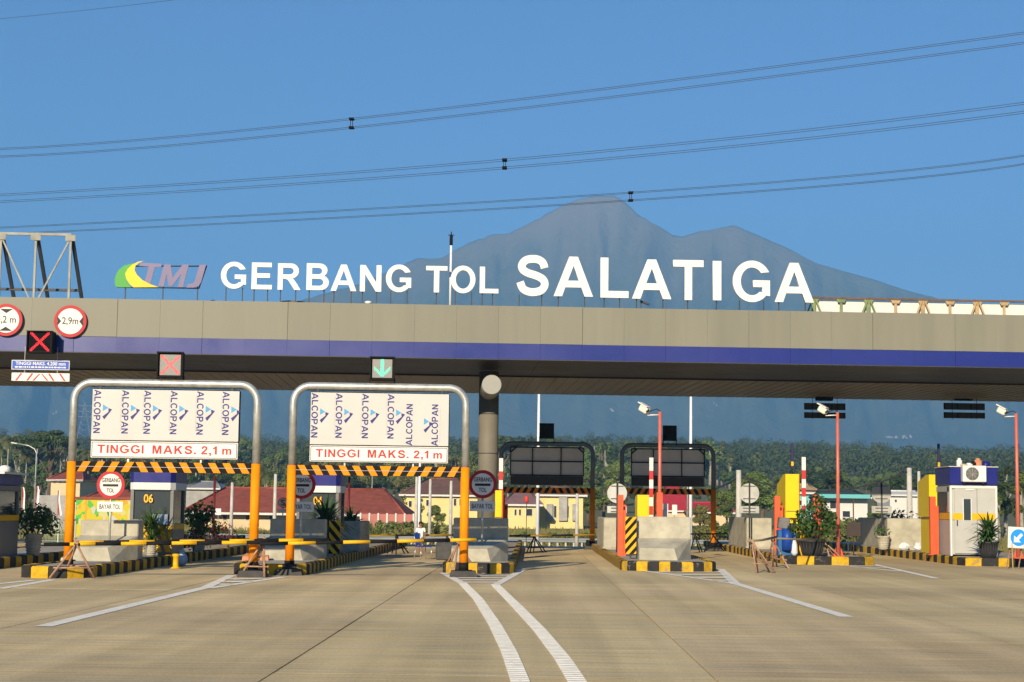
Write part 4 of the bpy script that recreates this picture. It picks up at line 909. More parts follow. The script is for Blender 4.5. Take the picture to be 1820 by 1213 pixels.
# ------------------------------------------------------------------ yellow machine cabinets
def cabinet(label, x0, x1, y0, Y, dep, slant, base=True):
    cx, _, W_, _ = bb(x0, y0, x1, y0+10, Y); H_ = at((x0+x1)/2, y0, Y).z-KH+.03
    t = thing('ticket_cabinet', label, 'cabinet', (cx, Y, KH-.03), 0, 'tall yellow cabinets')
    b = MB(); b.prism([], 0, 0) if False else None
    zl = H_*.46
    b.add([(x, y, z) for x in (-W_/2, W_/2) for (y, z) in ((0, zl), (0, H_), (dep*.25, H_), (dep, H_-slant), (dep, zl))], [(0, 1, 2, 3, 4), (9, 8, 7, 6, 5)]+[(i, (i+1) % 5, (i+1) % 5+5, i+5) for i in range(5)])
    obj('body', b, CABY, t)
    b = MB(); b.box((0, -.006, zl+.22), (W_*.94, .012, .02)); obj('seam', b, DKGREY, t)
    b = MB(); b.box((W_/2+.02, dep*.3, (H_+zl)/2), (.04, dep*.5, H_-zl)); obj('edge_trim', b, REDOR, t)
    b = MB(); b.box((W_*.08, dep/2+.03, zl/2-.003), (W_*.8, dep*.86, zl-.006)); obj('pedestal', b, CABY, t)
cabinet('tall yellow cabinet beside the big planter tub', 1396, 1420, 843, 57.2, 2.0, .35)
cabinet('yellow cabinet left of the white booth', 1651, 1671, 844, 63.0, 1.8, .25)
cabinet('yellow cabinet behind the pale concrete block', 1133, 1163, 880, 54.5, 1.2, .05)
cabinet('yellow cabinet just right of the round column', 880, 892, 872, 55.0, 1.0, .05)
# blue machine with bags on the island
cx, z_, W_, H_ = bb(1386, 926, 1419, 978, 55.8); bx_ = thing('blue_machine', 'blue barrel machine with plastic bags below the tall yellow cabinet', 'machine', (cx, 56.2, KH-.03), 0)
b = MB(); b.box((0, .2, H_*.45), (W_, .5, H_*.9), b=.03); obj('frame_box', b, mat('machine_blue', (.02, .11, .30), .5, .3, 5), bx_)
b = MB(); b.lathe([(W_*.3, H_*.2), (W_*.31, H_*.6), (W_*.3, H_*.95)], (-W_*.02, -.12, 0), 20); obj('barrel', b, CHAIRB, bx_)
b = MB(); b.lathe([(W_*.1, .02), (W_*.2, H_*.12), (W_*.16, H_*.4), (W_*.05, H_*.6)], (W_*.34, -.2, 0), 10); obj('plastic_bag', b, mat('white_plastic_bag', (.6, .62, .66), .4, .2, 9), bx_)
b = MB(); b.box((-W_*.18, .1, H_*1.12), (W_*.6, .4, H_*.40), rot=Matrix.Rotation(.12, 3, 'Y'), b=.03); obj('grey_cover', b, mat('grey_cover', (.16, .155, .15), .7, .3, 5), bx_)
b = MB(); b.box((W_*.3, .0, H_*1.02), (W_*.4, .3, H_*.22), b=.03); obj('control_box', b, DKGREY, bx_)
# ------------------------------------------------------------------ bright orange posts
for px_, y0, y1, Y, lab in ((1103, 880, 982, 53.5, 'bright orange square post left of the hazard board'), (1381, 882, 983, 57.5, 'bright orange square post beside the tall yellow cabinet'), (1450, 880, 975, 57.5, 'bright orange square post behind the planter tub'), (1657, 883, 985, 60.2, 'bright orange square post at the corner of the white booth'), (893, 880, 975, 56.0, 'bright orange square post right of the round column')):
    a = at(px_, y0, Y); H_ = a.z-KH+.03; w_ = 10*Y/3000
    t = thing('orange_post', lab, 'post', (a.x, Y, KH-.03), 0, 'bright orange square posts')
    b = MB(); b.box((0, 0, H_/2), (w_, w_, H_), b=.008); obj('shaft', b, REDOR, t)
    b = MB(); b.box((w_*.75, 0, H_*.42), (w_*.5, w_*.8, H_*.84), b=.006); obj('side_rail', b, REDOR, t)
    b = MB(); b.box((0, 0, .012), (w_*2, w_*2, .024)); obj('base_plate', b, REDOR, t)
    b = MB(); b.box((w_*.6, -.03, H_*.78), (w_*.4, .1, .12), b=.01); obj('sensor', b, BLACK, t)
# ------------------------------------------------------------------ raised red and white barrier arms
for px_, y0, y1, Y, lab in ((1157, 814, 925, 54.0, 'raised red and white barrier arm beside the camera pole'), (1427, 813, 930, 57.0, 'raised red and white barrier arm above the planter tub'), (891, 815, 905, 55.5, 'raised red and white barrier arm by the round column')):
    a = at(px_, y0, Y); w_ = 7*Y/3000; H_ = a.z-KH+.03; t = thing('boom_gate', lab, 'boom gate', (a.x, Y, KH-.03), 0, 'raised barrier arms')
    b = MB(); b.box((0, .06, .48), (.34, .36, .96), b=.02); obj('motor_box', b, YELLOW, t)
    s_ = 15.5*Y/3000; z = H_; k = 0
    while z > 1.0:
        z0 = max(.9, z-(s_*1.5 if k == 0 else s_)); b = MB(); b.box((0, -.16, (z+z0)/2), (w_, .05, z-z0-.002)); obj('arm_segment', b, TXTRED if k % 2 else WHITE, t); z = z0; k += 1
    b = MB(); b.lathe([(.09, -.2), (.09, -.1)], (0, 0, .86), 14, axis='Y'); obj('pivot', b, DKGREY, t)
# ------------------------------------------------------------------ camera poles
def campole(label, px, y0, Y, pxb, hx=-1, sleeve=None):
    a = at(px, y0, Y); xb = at(pxb, 985, Y).x; H_ = a.z-KH+.03; t = thing('camera_pole', label, 'camera pole', (xb, Y, KH-.03), 0, 'red-orange camera poles')
    b = MB(); b.tube([(0, 0, 0), (0, 0, H_*.55), (0, 0, H_)], [.066, .056, .05], 16); obj('pole', b, mat('faded_red_pole', (.50, .125, .085), .4, .15, 4, spec=.4), t)
    b = MB(); b.box((0, 0, .015), (.36, .36, .03)); 
    for s in (-1, 1): b.prism([(s*.08, .03), (s*.17, .03), (s*.08, .3)], -.01, .01)
    obj('base_flange', b, REDOR, t)
    b = MB(); b.tube([(0, 0, H_-.1), (hx*.42, -.05, H_-.12)], .02, 8); obj('arm', b, SIGNW, t)
    b = MB(); b.tube([(0, 0, H_+.01), (hx*.1, -.02, H_+.08), (hx*.26, -.04, H_+.03), (hx*.36, -.04, H_-.02)], .014, 6); obj('cable', b, BLACK, t)
    R = Matrix.Rotation(-hx*.0, 3, 'Z') @ Matrix.Rotation(hx*.65, 3, 'Y')
    b = MB(); b.box((hx*.5, -.1, H_+.06), (.30, .26, .20), rot=Matrix.Rotation(.5*hx, 3, 'Z') @ Matrix.Rotation(.5*hx*-1, 3, 'Y'), b=.03); hd = obj('camera_housing', b, mat('camera_cream', (.66, .63, .52), .5, .08, 5), t)
    b = MB(); b.box((hx*.5, -.1, H_+.20), (.36, .3, .03), rot=Matrix.Rotation(.5*hx, 3, 'Z') @ Matrix.Rotation(.5*hx*-1, 3, 'Y')); obj('sun_hood', b, SIGNW, hd)
    b = MB(); b.lathe([(.06, -.02), (.06, .02)], (hx*.42, -.24, H_+.02), 12, axis='Y'); obj('camera_lens', b, BLACK, hd)
    if sleeve:
        b = MB(); b.box((0, 0, sleeve/2), (.19, .19, sleeve), b=.01); obj('post_sleeve', b, REDOR, t)
campole('red-orange camera pole rising behind the pale concrete block', 1173, 732, 53.2, 1172, -1, 2.0)
campole('red-orange camera pole standing on the planter tub island', 1492, 733, 56.4, 1490, -1)
campole('red-orange camera pole at the right edge of the photo', 1806, 735, 57.0, 1810, -1)
# slim dark masts over the cabinets
for px_, y0, y1, Y, lab in ((1408, 788, 846, 57.5, 'slim dark blue mast above the tall yellow cabinet'), (1668, 789, 848, 63.3, 'slim dark blue mast beside the white booth roof')):
    a = at(px_, y0, Y); zb_ = at(px_, y1, Y).z; t = thing('slim_mast', lab, 'mast', (a.x, Y, zb_-.1), 0, 'slim dark masts'); H_ = a.z-zb_+.1
    b = MB(); b.box((0, 0, H_*.15), (.03, .03, H_*.3)); obj('stalk', b, BLACK, t)
    b = MB(); b.box((0, 0, H_*.64), (.095, .06, H_*.72), b=.01); obj('panel', b, mat('mast_navy', (.02, .02, .06), .5), t)
    b = MB(); b.box((0, -.033, H_*.42), (.08, .006, H_*.12)); obj('marker', b, YELLOW, t)
# ------------------------------------------------------------------ round signs seen from behind
for px_, Y, lab in ((1097, 58, 'grey back of a round sign left of the yellow cabinet behind the pale block'), (1332, 65.5, 'grey back of a round sign above the cream wall left of the tall yellow cabinet'), (1567, 67.6, 'grey back of a round sign near the turquoise house')):
    a = at(px_, 877, Y); t = thing('sign_back', lab, 'traffic sign', (a.x, Y, KH-.03), 0, 'round signs seen from behind'); zc = a.z-KH+.03; r = 17.5*Y/3000
    SB = mat('sign_back_alu', (.40, .40, .38), .45, .15, 3, metal=.4)
    b = MB(); b.tube([(0, 0, 0), (0, 0, zc+r*1.1)], .03, 10); obj('post', b, DKGREY, t)
    b = MB(); b.lathe([(r, .04), (r, .06)], (0, 0, zc), 36, axis='Y'); obj('disc', b, SB, t)
    b = MB(); b.box((0, .05, zc-r*1.65), (r*2, .02, r*.72), b=.006); obj('plate', b, SB, t)
    for dz in (.72, -.55, -1.5, -1.85):
        b = MB(); b.box((0, .022, zc+r*dz), (r*1.25, .02, .025)); obj('bracket', b, DKGREY, t)
# ------------------------------------------------------------------ small sign plates behind the pale block
for px_, y0, y1, w_, Y, lab in ((1182, 894, 918, 11, 56, 'small white notice plate right of the camera pole'), (1199, 896, 914, 9, 64, 'small pale blue notice plate in front of the red roof')):
    cx, z, W_, H_ = bb(px_-w_/2, y0, px_+w_/2, y1, Y); t = thing('notice_plate', lab, 'sign', (cx, Y, KH-.03), 0)
    b = MB(); b.box((0, 0, z-KH+H_/2), (W_, .02, H_), b=.005); p = obj('plate', b, SIGNW, t)
    b = MB(); b.tube([(0, .03, 0), (0, .03, z-KH+H_*.8)], .02, 8); obj('post', b, GALV, t)
    if px_ < 1190:
        b = MB(); bar(b, (-W_*.25, -.014, z-KH+H_*.4), (W_*.3, -.014, z-KH+H_*.7), .03, .006); obj('arrow_print', b, GREYP, p)
cx, z, W_, H_ = bb(1505, 927, 1530, 952, 58.5); t = thing('dark_board', 'dark square board on a post beside the grey wall', 'sign', (cx, 58.5, KH-.03), 0)
b = MB(); b.box((0, 0, z-KH+H_/2), (W_, .03, H_), b=.01); obj('board', b, mat('dark_board', (.05, .035, .03), .6, .2, 5), t)
b = MB(); b.tube([(0, .05, 0), (0, .05, z-KH+H_*2.6)], .022, 8); obj('post', b, mat('rust_post', (.10, .045, .035), .7), t)
b = MB(); b.box((-W_*.4, .02, (z-KH)/2), (.03, .03, z-KH)); obj('stake', b, DKGREY, t)
# blue arrow sign at the right edge
Y = 53.2; a = at(1809, 956, Y); W_ = 36*Y/3000; H_ = 37*Y/3000; g_ = Vector((a.x, Y, 0))
t = thing('arrow_sign', 'white square sign with blue disc and white arrow at right edge', 'traffic sign', (a.x, Y, 0), .12)
zc = a.z
b = MB(); b.box((0, 0, zc), (W_, .025, H_), rot=Matrix.Rotation(.05, 3, 'Y'), b=.006); p = obj('board', b, SIGNW, t)
b = MB(); b.lathe([(W_*.41, -.019), (W_*.41, -.0135)], (.02, 0, zc), 36, axis='Y'); obj('blue_disc', b, mat('arrow_blue', (.02, .26, .68), .45), p)
b = MB(); s = W_*.3; b.prism([(.02+x*s, zc+y*s) for x, y in ((-.85, -.75), (.35, -.75), (-.02, -.38), (.75, .4), (.4, .75), (-.38, -.02), (-.75, .35))], -.025, -.0195); obj('white_arrow', b, SIGNW, p)
for s in (-1, 1):
    b = MB(); bar(b, (s*W_*.30, .02, zc), (s*W_*.34, -.1, 0), .03, .03); obj('leg', b, WOOD, t)
    b = MB(); bar(b, (s*W_*.30, .03, zc), (s*W_*.3, .45, 0), .03, .03); obj('leg', b, WOOD, t)
# ------------------------------------------------------------------ wooden trestles
def trestle(label, px, py, feet, m=WOOD, r=.025, zb=0.0, group='rough wooden trestles', spread=.5):
    gs = [gp(*f, zb) for f in feet]; Y = sum(q.y for q in gs)/len(gs); a = at(px, py, Y); t = thing('trestle', label, 'trestle', (a.x, Y, zb), 0, group)
    o_ = Vector((a.x, Y, zb)); ap = a-o_
    def leg(f, k):
        f = f-o_; f.z = r*.5; d = (ap-f); e = ap+d.normalized()*random.uniform(.06, .16)+Vector((random.uniform(-.03, .03), random.uniform(-.03, .03), 0))
        b = MB(); mid = (f+e)/2+Vector((random.uniform(-.015, .015), 0, 0)); b.tube([f, mid, e], [r*1.1, r, r*.85], 7); obj('leg', b, m, t); return f
    fs = [leg(q, k) for k, q in enumerate(gs)]
    back = [leg(Vector((gs[0].x*.9+gs[-1].x*.1+.05, Y+spread, zb)), 9), leg(Vector((gs[-1].x*.9+gs[0].x*.1-.05, Y+spread, zb)), 9)]
    i = fs[0].lerp(ap, .30); j = fs[-1].lerp(ap, .30); b = MB(); b.tube([i-(j-i)*.15, j+(j-i)*.15], r*.75, 7); obj('crossbar', b, m, t)
    i = back[0].lerp(ap, .35); j = back[1].lerp(ap, .35); b = MB(); b.tube([i, j], r*.7, 7); obj('crossbar', b, m, t)
    b = MB(); b.tube([ap+Vector((-.05, -.03, -.02)), ap+Vector((.05, .04, -.02))], r*1.5, 8); obj('lashing', b, SOIL, t)
    return ap+o_
trestle('wooden trestle in front of the leftmost orange gantry leg', 137, 967, [(88, 1029), (168, 1029)])
trestle('wooden trestle between the two orange gantries', 468, 965, [(427, 1026), (470, 1027)])
trestle('wooden trestle at the right leg of the second gantry', 815, 966, [(788, 1017), (806, 1022), (850, 1019)])
trestle('wooden trestle left of the two on the right-hand lane', 1337, 965, [(1345, 1019), (1378, 1019)])
trestle('wooden trestle right behind its twin in the right-hand lane', 1374, 959, [(1362, 1006), (1402, 1012)])
trestle('wooden trestle in front of the planter tub', 1465, 963, [(1431, 1001), (1478, 1003), (1506, 1003)])
for k, (px_, py_, feet, lab) in enumerate(((705, 954, [(688, 985), (704, 986), (726, 984)], 'thin black trestle on the far lane left of the child'), (950, 955, [(936, 983), (948, 984), (970, 982)], 'thin black trestle in the lane right of the column'), (1236, 953, [(1226, 983), (1248, 982)], 'black trestle beside the pale concrete block'), (1268, 953, [(1252, 982), (1290, 980)], 'black trestle at the foot of the dark gantry leg'), (795, 956, [(788, 976), (806, 976)], 'black trestle behind the right leg of the second gantry'))):
    trestle(lab, px_, py_, feet, BLACK, .022, group='thin black trestles')
# poles laid across the trestles
def pole(label, a, Ya, c, Yc, r=.043, seg=.52, cols=(YELLOW, BLACK), start=0):
    p, q = at(*a, Ya), at(*c, Yc); t = thing('barrier_pole', label, 'barrier pole', p, 0, 'striped barrier poles'); d = q-p; n = max(1, int(d.length/seg)); 
    for k in range(n):
        b = MB(); b.tube([d*(k/n), d*((k+1)/n)], r*(1 if (k+start) % 2 else .97), 10); obj('pole_segment', b, cols[(k+start) % 2], t)
pole('yellow and black pole lying across the left lane, nearer the ground', (78, 968), 38.5, (482, 964), 39.6, start=1)
pole('yellow and black pole lying across the left lane, the upper one', (139, 964.5), 38.9, (582, 960), 40.1, start=0)
pole('yellow and black pole closing the second gantry lane', (462, 967), 39.4, (846, 959.5), 41.0, seg=.62, start=1)
pole('dark striped pole across the far lane behind the second gantry', (606, 953), 61.5, (852, 951), 62.5, .035, seg=.9, cols=(BLACK, mat('dull_yellow', (.25, .15, .02), .6)))
pole('dark striped pole across the lane right of the column', (905, 953), 63, (1056, 951), 63.5, .035, seg=.8, cols=(BLACK, mat('dull_yellow', (.25, .15, .02), .6)))
pole('thin dark pole on the black trestles beside the dark gantry leg', (1222, 949.5), 63, (1293, 949), 63.5, .03, seg=.8, cols=(BLACK, BLACK))
def stick(label, a, Ya, c, Yc, r=.035):
    p, q = at(*a, Ya), at(*c, Yc); d = q-p; b = MB(); b.tube([Vector((0, 0, 0)), d*.5+Vector((0, 0, -.03)), d], [r*.9, r, r*1.05], 9); tag(obj('bamboo_pole', b, BAMBOO, None, p), label, 'pole', 'bamboo poles')
stick('bamboo pole resting on the two right-hand trestles', (1327, 962), 47.6, (1380, 955), 49.8)
stick('bamboo pole between the right-hand trestle and the planter trestle', (1378, 957), 50.2, (1466, 958.5), 56.3, .03)
# ------------------------------------------------------------------ small things on the ground
a = gp(312, 1011); t = thing('bollard', 'short yellow bollard at the kerb of booth 06 island', 'bollard', a); b = MB(); b.lathe([(.12, 0), (.12, .03), (.075, .05), (.07, .3), (.1, .33), (.1, .37), (.05, .39)], n=18); obj('shaft', b, YELLOW, t)
b = MB(); b.lathe([(.17, 0), (.17, .02)], n=18); obj('foot_plate', b, KYEL, t)
a = gp(323, 1006); b = MB(); b.sphere((0, 0, .17), .18, sc=(.9, .8, 1)); b.lathe([(.05, .32), (.09, .42), (.03, .44)], n=10); tag(obj('plastic_sack', b, mat('pale_blue_plastic', (.42, .5, .6), .4, .3, 10), None, (a.x, a.y, 0)), 'pale blue plastic sack right of the yellow bollard', 'sack')
for px_, py_, s, lab in ((441, 1012, (.38, .3, .36), 'terracotta block against the right leg of the left gantry'), (468, 1013, (.30, .26, .34), 'terracotta block left of the second gantry leg'), (117, 1014, (.34, .3, .32), 'pale concrete lump at the foot of the leftmost gantry leg'), (492, 1010, (.5, .5, .6), 'pale broken concrete wedge beside the second gantry leg')):
    a = gp(px_, py_); b = MB(); j = lambda: random.uniform(-.03, .03); hx, hy, hz = s[0]/2, s[1]/2, s[2]
    b.hexa([(-hx, -hy, 0), (hx, -hy, 0), (hx, hy, 0), (-hx, hy, 0)], [(-hx*.8+j(), -hy*.7+j(), hz+j()), (hx*.75+j(), -hy*.8+j(), hz+j()), (hx*.8+j(), hy*.8+j(), hz*1.05+j()), (-hx*.6+j(), hy*.8+j(), hz*1.1+j())]); tag(obj('rubble_block', b, TERRA if 'terra' in lab else CONC, None, (a.x, a.y+.1, 0)), lab, 'block', 'loose blocks at the gantry feet')
a = gp(791, 996); b = MB(); b.box((0, 0, .28), (.62, .7, .56), b=.04); tag(obj('ballast_block', b, mat('dark_ballast', (.07, .07, .068), .85, .3, 6), None, (a.x, a.y+.3, 0)), 'dark square ballast block behind the right leg of the second gantry', 'block')
for px_, py_, lab in ((1607, 983, 'crumpled white bag by the stained wall'), (1632, 982, 'small white bag at the wall corner beside the orange post')):
    a = at(px_, py_, 67.4 if px_ < 1620 else 67.2); b = MB(); b.sphere((0, 0, .12), .17, 9, 7, sc=(1.2, .8, .9)); b.v = [(x*random.uniform(.75, 1.2), y*random.uniform(.75, 1.2), max(0, z*random.uniform(.7, 1.25))) for x, y, z in b.v]; b.sm = [False]*len(b.sm)
    tag(obj('plastic_bag', b, mat('white_plastic_bag', (.42, .42, .44), .5, .3, 9), None, (a.x, a.y, KH-.03)), lab, 'bag')
# chair
a = gp(752, 995); t = thing('chair', 'blue plastic chair with steel legs standing on the lane', 'chair', (a.x, a.y, 0), math.pi/2+.55)
b = MB(); b.box((0, 0, .42), (.42, .40, .03), b=.012); obj('seat', b, CHAIRB, t)
b = MB(); b.box((0, .20, .66), (.42, .03, .40), rot=Matrix.Rotation(-.18, 3, 'X'), b=.012); obj('backrest', b, CHAIRB, t)
for sx in (-1, 1):
    for sy in (-1, 1):
        b = MB(); b.tube([(sx*.19, sy*.17, .42), (sx*.22, sy*.22, 0)], .012, 8); obj('leg', b, CHROME, t)
    b = MB(); b.tube([(sx*.19, .17, .42), (sx*.2, .24, .85)], .012, 8); obj('back_rail', b, CHROME, t)
# ------------------------------------------------------------------ child standing behind the chair
g_ = gp(747, 984.5); g_.z = 0
def skin_mesh(verts, edges, radii, sub=2, name='body'):
    me = bpy.data.meshes.new(name); me.from_pydata(verts, edges, []); o = bpy.data.objects.new('tmp', me); COL.objects.link(o)
    o.modifiers.new('s', 'SKIN'); 
    if not me.skin_vertices: me.attributes
    for i, r in enumerate(radii):
        me.skin_vertices[0].data[i].radius = r if isinstance(r, tuple) else (r, r)
    me.skin_vertices[0].data[0].use_root = True
    sm_ = o.modifiers.new('d', 'SUBSURF'); sm_.levels = sub
    bpy.context.view_layer.update()
    out = bpy.data.meshes.new_from_object(o.evaluated_get(bpy.context.evaluated_depsgraph_get())); bpy.data.objects.remove(o); out.name = name
    out.polygons.foreach_set('use_smooth', [True]*len(out.polygons)); out.materials.clear(); return out
Hc = at(746, 927, g_.y).z; S = Hc/1.20
V_ = [(0, 0, .62), (0, 0, .78), (0, .005, .93), (0, .005, .99), (0, -.005, 1.08), (0, -.01, 1.15), (.12, 0, .93), (.165, .01, .78), (.16, -.05, .64), (.155, -.07, .585), (-.12, 0, .93), (-.165, .01, .78), (-.16, -.05, .64), (-.155, -.07, .585), (.065, 0, .56), (.07, -.01, .32), (.07, .015, .06), (.075, -.08, .025), (-.065, 0, .56), (-.07, -.01, .32), (-.07, .015, .06), (-.075, -.08, .025)]
E_ = [(0, 1), (1, 2), (2, 3), (3, 4), (4, 5), (2, 6), (6, 7), (7, 8), (8, 9), (2, 10), (10, 11), (11, 12), (12, 13), (0, 14), (14, 15), (15, 16), (16, 17), (0, 18), (18, 19), (19, 20), (20, 21)]
R_ = [(.10, .075), (.095, .07), (.08, .06), .04, (.075, .085), (.055, .06), .042, .032, .026, .024, .042, .032, .026, .024, .07, .05, .034, .028, .07, .05, .034, .028]
pr = thing('person', 'child in white shirt and dark shorts standing behind the blue chair', 'person', g_, .1)
sc3 = lambda vs: [(x*S, y*S, z*S) for x, y, z in vs]
obj('body', skin_mesh(sc3(V_), E_, [(r[0]*S, r[1]*S) if isinstance(r, tuple) else (r*S, r*S) for r in R_]), SKIN, pr)
for s in (-1, 1):                            # hands: palm with five fingers
    vs = [(s*.155, -.07, .585), (s*.155, -.08, .545)]; es = [(0, 1)]; rr = [.02, .02]
    for k in range(4): vs += [(s*(.14+.011*k), -.085, .525), (s*(.14+.011*k), -.078, .50)]; es += [(1, len(vs)-2), (len(vs)-2, len(vs)-1)]; rr += [.008, .006]
    vs += [(s*.135, -.095, .555), (s*.13, -.1, .535)]; es += [(0, len(vs)-2), (len(vs)-2, len(vs)-1)]; rr += [.009, .007]
    obj('hand', skin_mesh(sc3(vs), es, [r*S for r in rr], 1, 'hand'), SKIN, pr)
sv = [(0, 0, .56), (0, 0, .7), (0, 0, .82), (0, .003, .935), (.125, 0, .925), (.158, .008, .80), (-.125, 0, .925), (-.158, .008, .80)]
obj('shirt', skin_mesh(sc3(sv), [(0, 1), (1, 2), (2, 3), (3, 4), (4, 5), (3, 6), (6, 7)], [(r[0]*S, r[1]*S) for r in ((.125, .10), (.118, .09), (.115, .088), (.09, .07), (.058, .058), (.054, .054), (.058, .058), (.054, .054))], 2, 'shirt'), SHIRT, pr)
hv = [(0, 0, .57), (.07, 0, .50), (.075, -.008, .34), (-.07, 0, .50), (-.075, -.008, .34)]
obj('shorts', skin_mesh(sc3(hv), [(0, 1), (1, 2), (0, 3), (3, 4)], [(r[0]*S, r[1]*S) for r in ((.12, .095), (.088, .088), (.078, .078), (.088, .088), (.078, .078))], 2, 'shorts'), SHORTS, pr)
b = MB(); b.sphere((0, .018*S, 1.125*S), .088*S, 16, 10, (.92, 1.0, .92)); hr = obj('hair', b, HAIR, pr)
b = MB()
for s in (-1, 1): b.sphere((s*.03*S, -.078*S, 1.10*S), .011*S, 8, 6)
obj('eyes', b, HAIR, pr)
b = MB(); b.sphere((0, -.088*S, 1.075*S), .013*S, 8, 6, (1, 1, 1.4))
for s in (-1, 1): b.sphere((s*.077*S, 0, 1.085*S), .02*S, 8, 6, (.5, 1, 1.3))
obj('nose_and_ears', b, SKIN, pr)
b = MB(); b.box((0, -.083*S, 1.045*S), (.035*S, .008*S, .008*S)); obj('mouth', b, mat('lip', (.16, .06, .05), .5), pr)
# ------------------------------------------------------------------ foliage
def leaf_quads(C, Nn, size, squash=1.0):
    """one small bent leaf (two triangles each side) per centre C with normal Nn"""
    n = len(C); a = rng.normal(size=(n, 3)); u = np.cross(Nn, a); u /= np.linalg.norm(u, axis=1)[:, None]+1e-9; v = np.cross(Nn, u)
    s = size*rng.uniform(.6, 1.3, (n, 1)); u = u*s; v = v*s*squash
    V = np.stack([C-u, C-v*.55+Nn*s*.12, C+u, C+v*.55+Nn*s*.12], 1).reshape(-1, 3)
    Fc = np.arange(n*4).reshape(-1, 4); return V, Fc
def np_mesh(name, V, Fc, smooth=False):
    me = bpy.data.meshes.new(name); k = Fc.shape[1]; me.vertices.add(len(V)); me.vertices.foreach_set('co', V.astype(np.float32).ravel())
    me.loops.add(Fc.size); me.loops.foreach_set('vertex_index', Fc.astype(np.int32).ravel()); me.polygons.add(len(Fc))
    me.polygons.foreach_set('loop_start', np.arange(0, Fc.size, k, dtype=np.int32)); me.update(calc_edges=True); return me
def crown_pts(blobs, per):
    C = []; N = []
    for (x, y, z, r, sz) in blobs:
        m = int(per*r*r); d = rng.normal(size=(m, 3)); d /= np.linalg.norm(d, axis=1)[:, None]
        rad = r*(rng.uniform(.55, 1.08, (m, 1))); p = d*rad; p[:, 2] *= sz
        C.append(p+np.array([x, y, z])); nn = d+rng.normal(size=(m, 3))*.55+np.array([0, 0, .35]); N.append(nn/np.linalg.norm(nn, axis=1)[:, None])
    return np.concatenate(C), np.concatenate(N)
KIND = {}
def make_kind(nm, h, cw, nb, leafs, leaf, sz=.75, low=.42, mat_=None, bark=BARK, flat=False):
    bl = []
    for k in range(nb):
        a = random.uniform(0, 6.283); u = math.sqrt(random.random()); zz = random.uniform(0, 1)
        rad = cw*(.95*math.sin(math.pi*min(1, .18+.78*zz))**.6)*u if not flat else cw*u
        bl.append((rad*math.cos(a), rad*math.sin(a), h*(low+(.93-low)*zz) if not flat else h*(.82+.12*random.random()-.10*u), cw*random.uniform(.26, .44), sz if not flat else .28))
    C, N = crown_pts(bl, leafs); V, Fc = leaf_quads(C, N, leaf); cm = np_mesh('crown', V, Fc); cm.materials.append(mat_)
    b = MB(); r0 = .035*h**.9+.06; b.tube([(0, 0, -.4), (.03*h*.3, 0, h*.25), (-.02*h, .02*h, h*.55), (0, 0, h*.78)], [r0*1.3, r0, r0*.7, r0*.3], 8)
    for (x, y, z, r, s) in bl[::2][:8]: b.tube([(0, 0, h*random.uniform(.28, .5)), (x*.5, y*.5, z-h*.12), (x*.9, y*.9, z)], [r0*.5, r0*.35, r0*.15], 6)
    tm_ = fixn(b.mesh('trunk')); tm_.materials.append(bark); KIND[nm] = (tm_, cm)
for i in range(4): make_kind('broad%d' % i, 11, 3.9, 15, 170, .30, mat_=[LEAF1, LEAF2, LEAF3, LEAF1][i])
for i in range(2): make_kind('tall%d' % i, 14, 2.6, 13, 200, .28, sz=1.0, low=.35, mat_=[LEAF2, LEAF1][i], bark=PALEBARK)
make_kind('thin0', 15, 2.2, 10, 170, .26, sz=.9, low=.62, mat_=LEAF1, bark=PALEBARK)
make_kind('umbrella0', 14, 5.2, 16, 90, .28, mat_=LEAF2, flat=True, bark=BARK)
make_kind('cypress0', 7, .95, 16, 420, .16, sz=1.5, low=.2, mat_=LEAF1)
make_kind('bush0', 1.9, 1.1, 9, 500, .12, low=.2, mat_=LEAF1); make_kind('bush1', 1.6, 1.2, 9, 500, .12, low=.2, mat_=LEAF3)
def make_palm(nm, h, L_):
    b = MB(); b.tube([(0, 0, -.4), (.2, 0, h*.35), (.35, .1, h*.7), (.3, .1, h)], [.26, .17, .14, .12], 8); tm_ = fixn(b.mesh('trunk')); tm_.materials.append(PALEBARK)
    V = []; Fc = []
    for k in range(20):
        a = k*2.399+random.uniform(-.2, .2); el = random.uniform(-.5, 1.15); ln = L_*random.uniform(.8, 1.1); p = np.array([.3, .1, h]); d = np.array([math.cos(a)*math.cos(el), math.sin(a)*math.cos(el), math.sin(el)]); side = np.array([-math.sin(a), math.cos(a), 0]); n = 13
        for i in range(n):
            t = i/n; q = p+d*ln/n; d = d+np.array([0, 0, -.13-.05*t]); d /= np.linalg.norm(d)
            wd = ln*.20*(math.sin(math.pi*min(1, t*.85+.15))**.7)
            for s in (-1, 1):
                o = len(V); tip = p+side*s*wd+d*ln*.07+np.array([0, 0, -wd*.55]); V += [p, p+(q-p)*.62, tip+(q-p)*.45, tip]; Fc.append((o, o+1, o+2, o+3))
            p = q
    cm = np_mesh('crown', np.array(V), np.array(Fc)); cm.materials.append(PALMG); KIND[nm] = (tm_, cm)
make_palm('palm0', 13, 3.6); make_palm('palm1', 11, 3.3)
def tree(name, kind, label, X, Y, Hs, group, z=None, cat='tree'):
    tm_, cm = KIND[kind]; t = thing(name, label, cat, (X, Y, terr(X, Y) if z is None else z), random.uniform(0, 6.28), group)
    t.scale = (Hs*random.uniform(.9, 1.15), Hs*random.uniform(.9, 1.15), Hs)
    for nm, me in (('trunk', tm_), ('crown', cm)):
        o = bpy.data.objects.new(nm, me); link(o, t)
    return t
def hof(px, ytop, Y, h): a = at(px, ytop, Y); return (a.z-terr(a.x, Y))/h, a.x
H0 = dict(broad=11.2, tall=14, thin=15, umbrella=13.6, cypress=7.2, bush=1.9, palm=13.5)
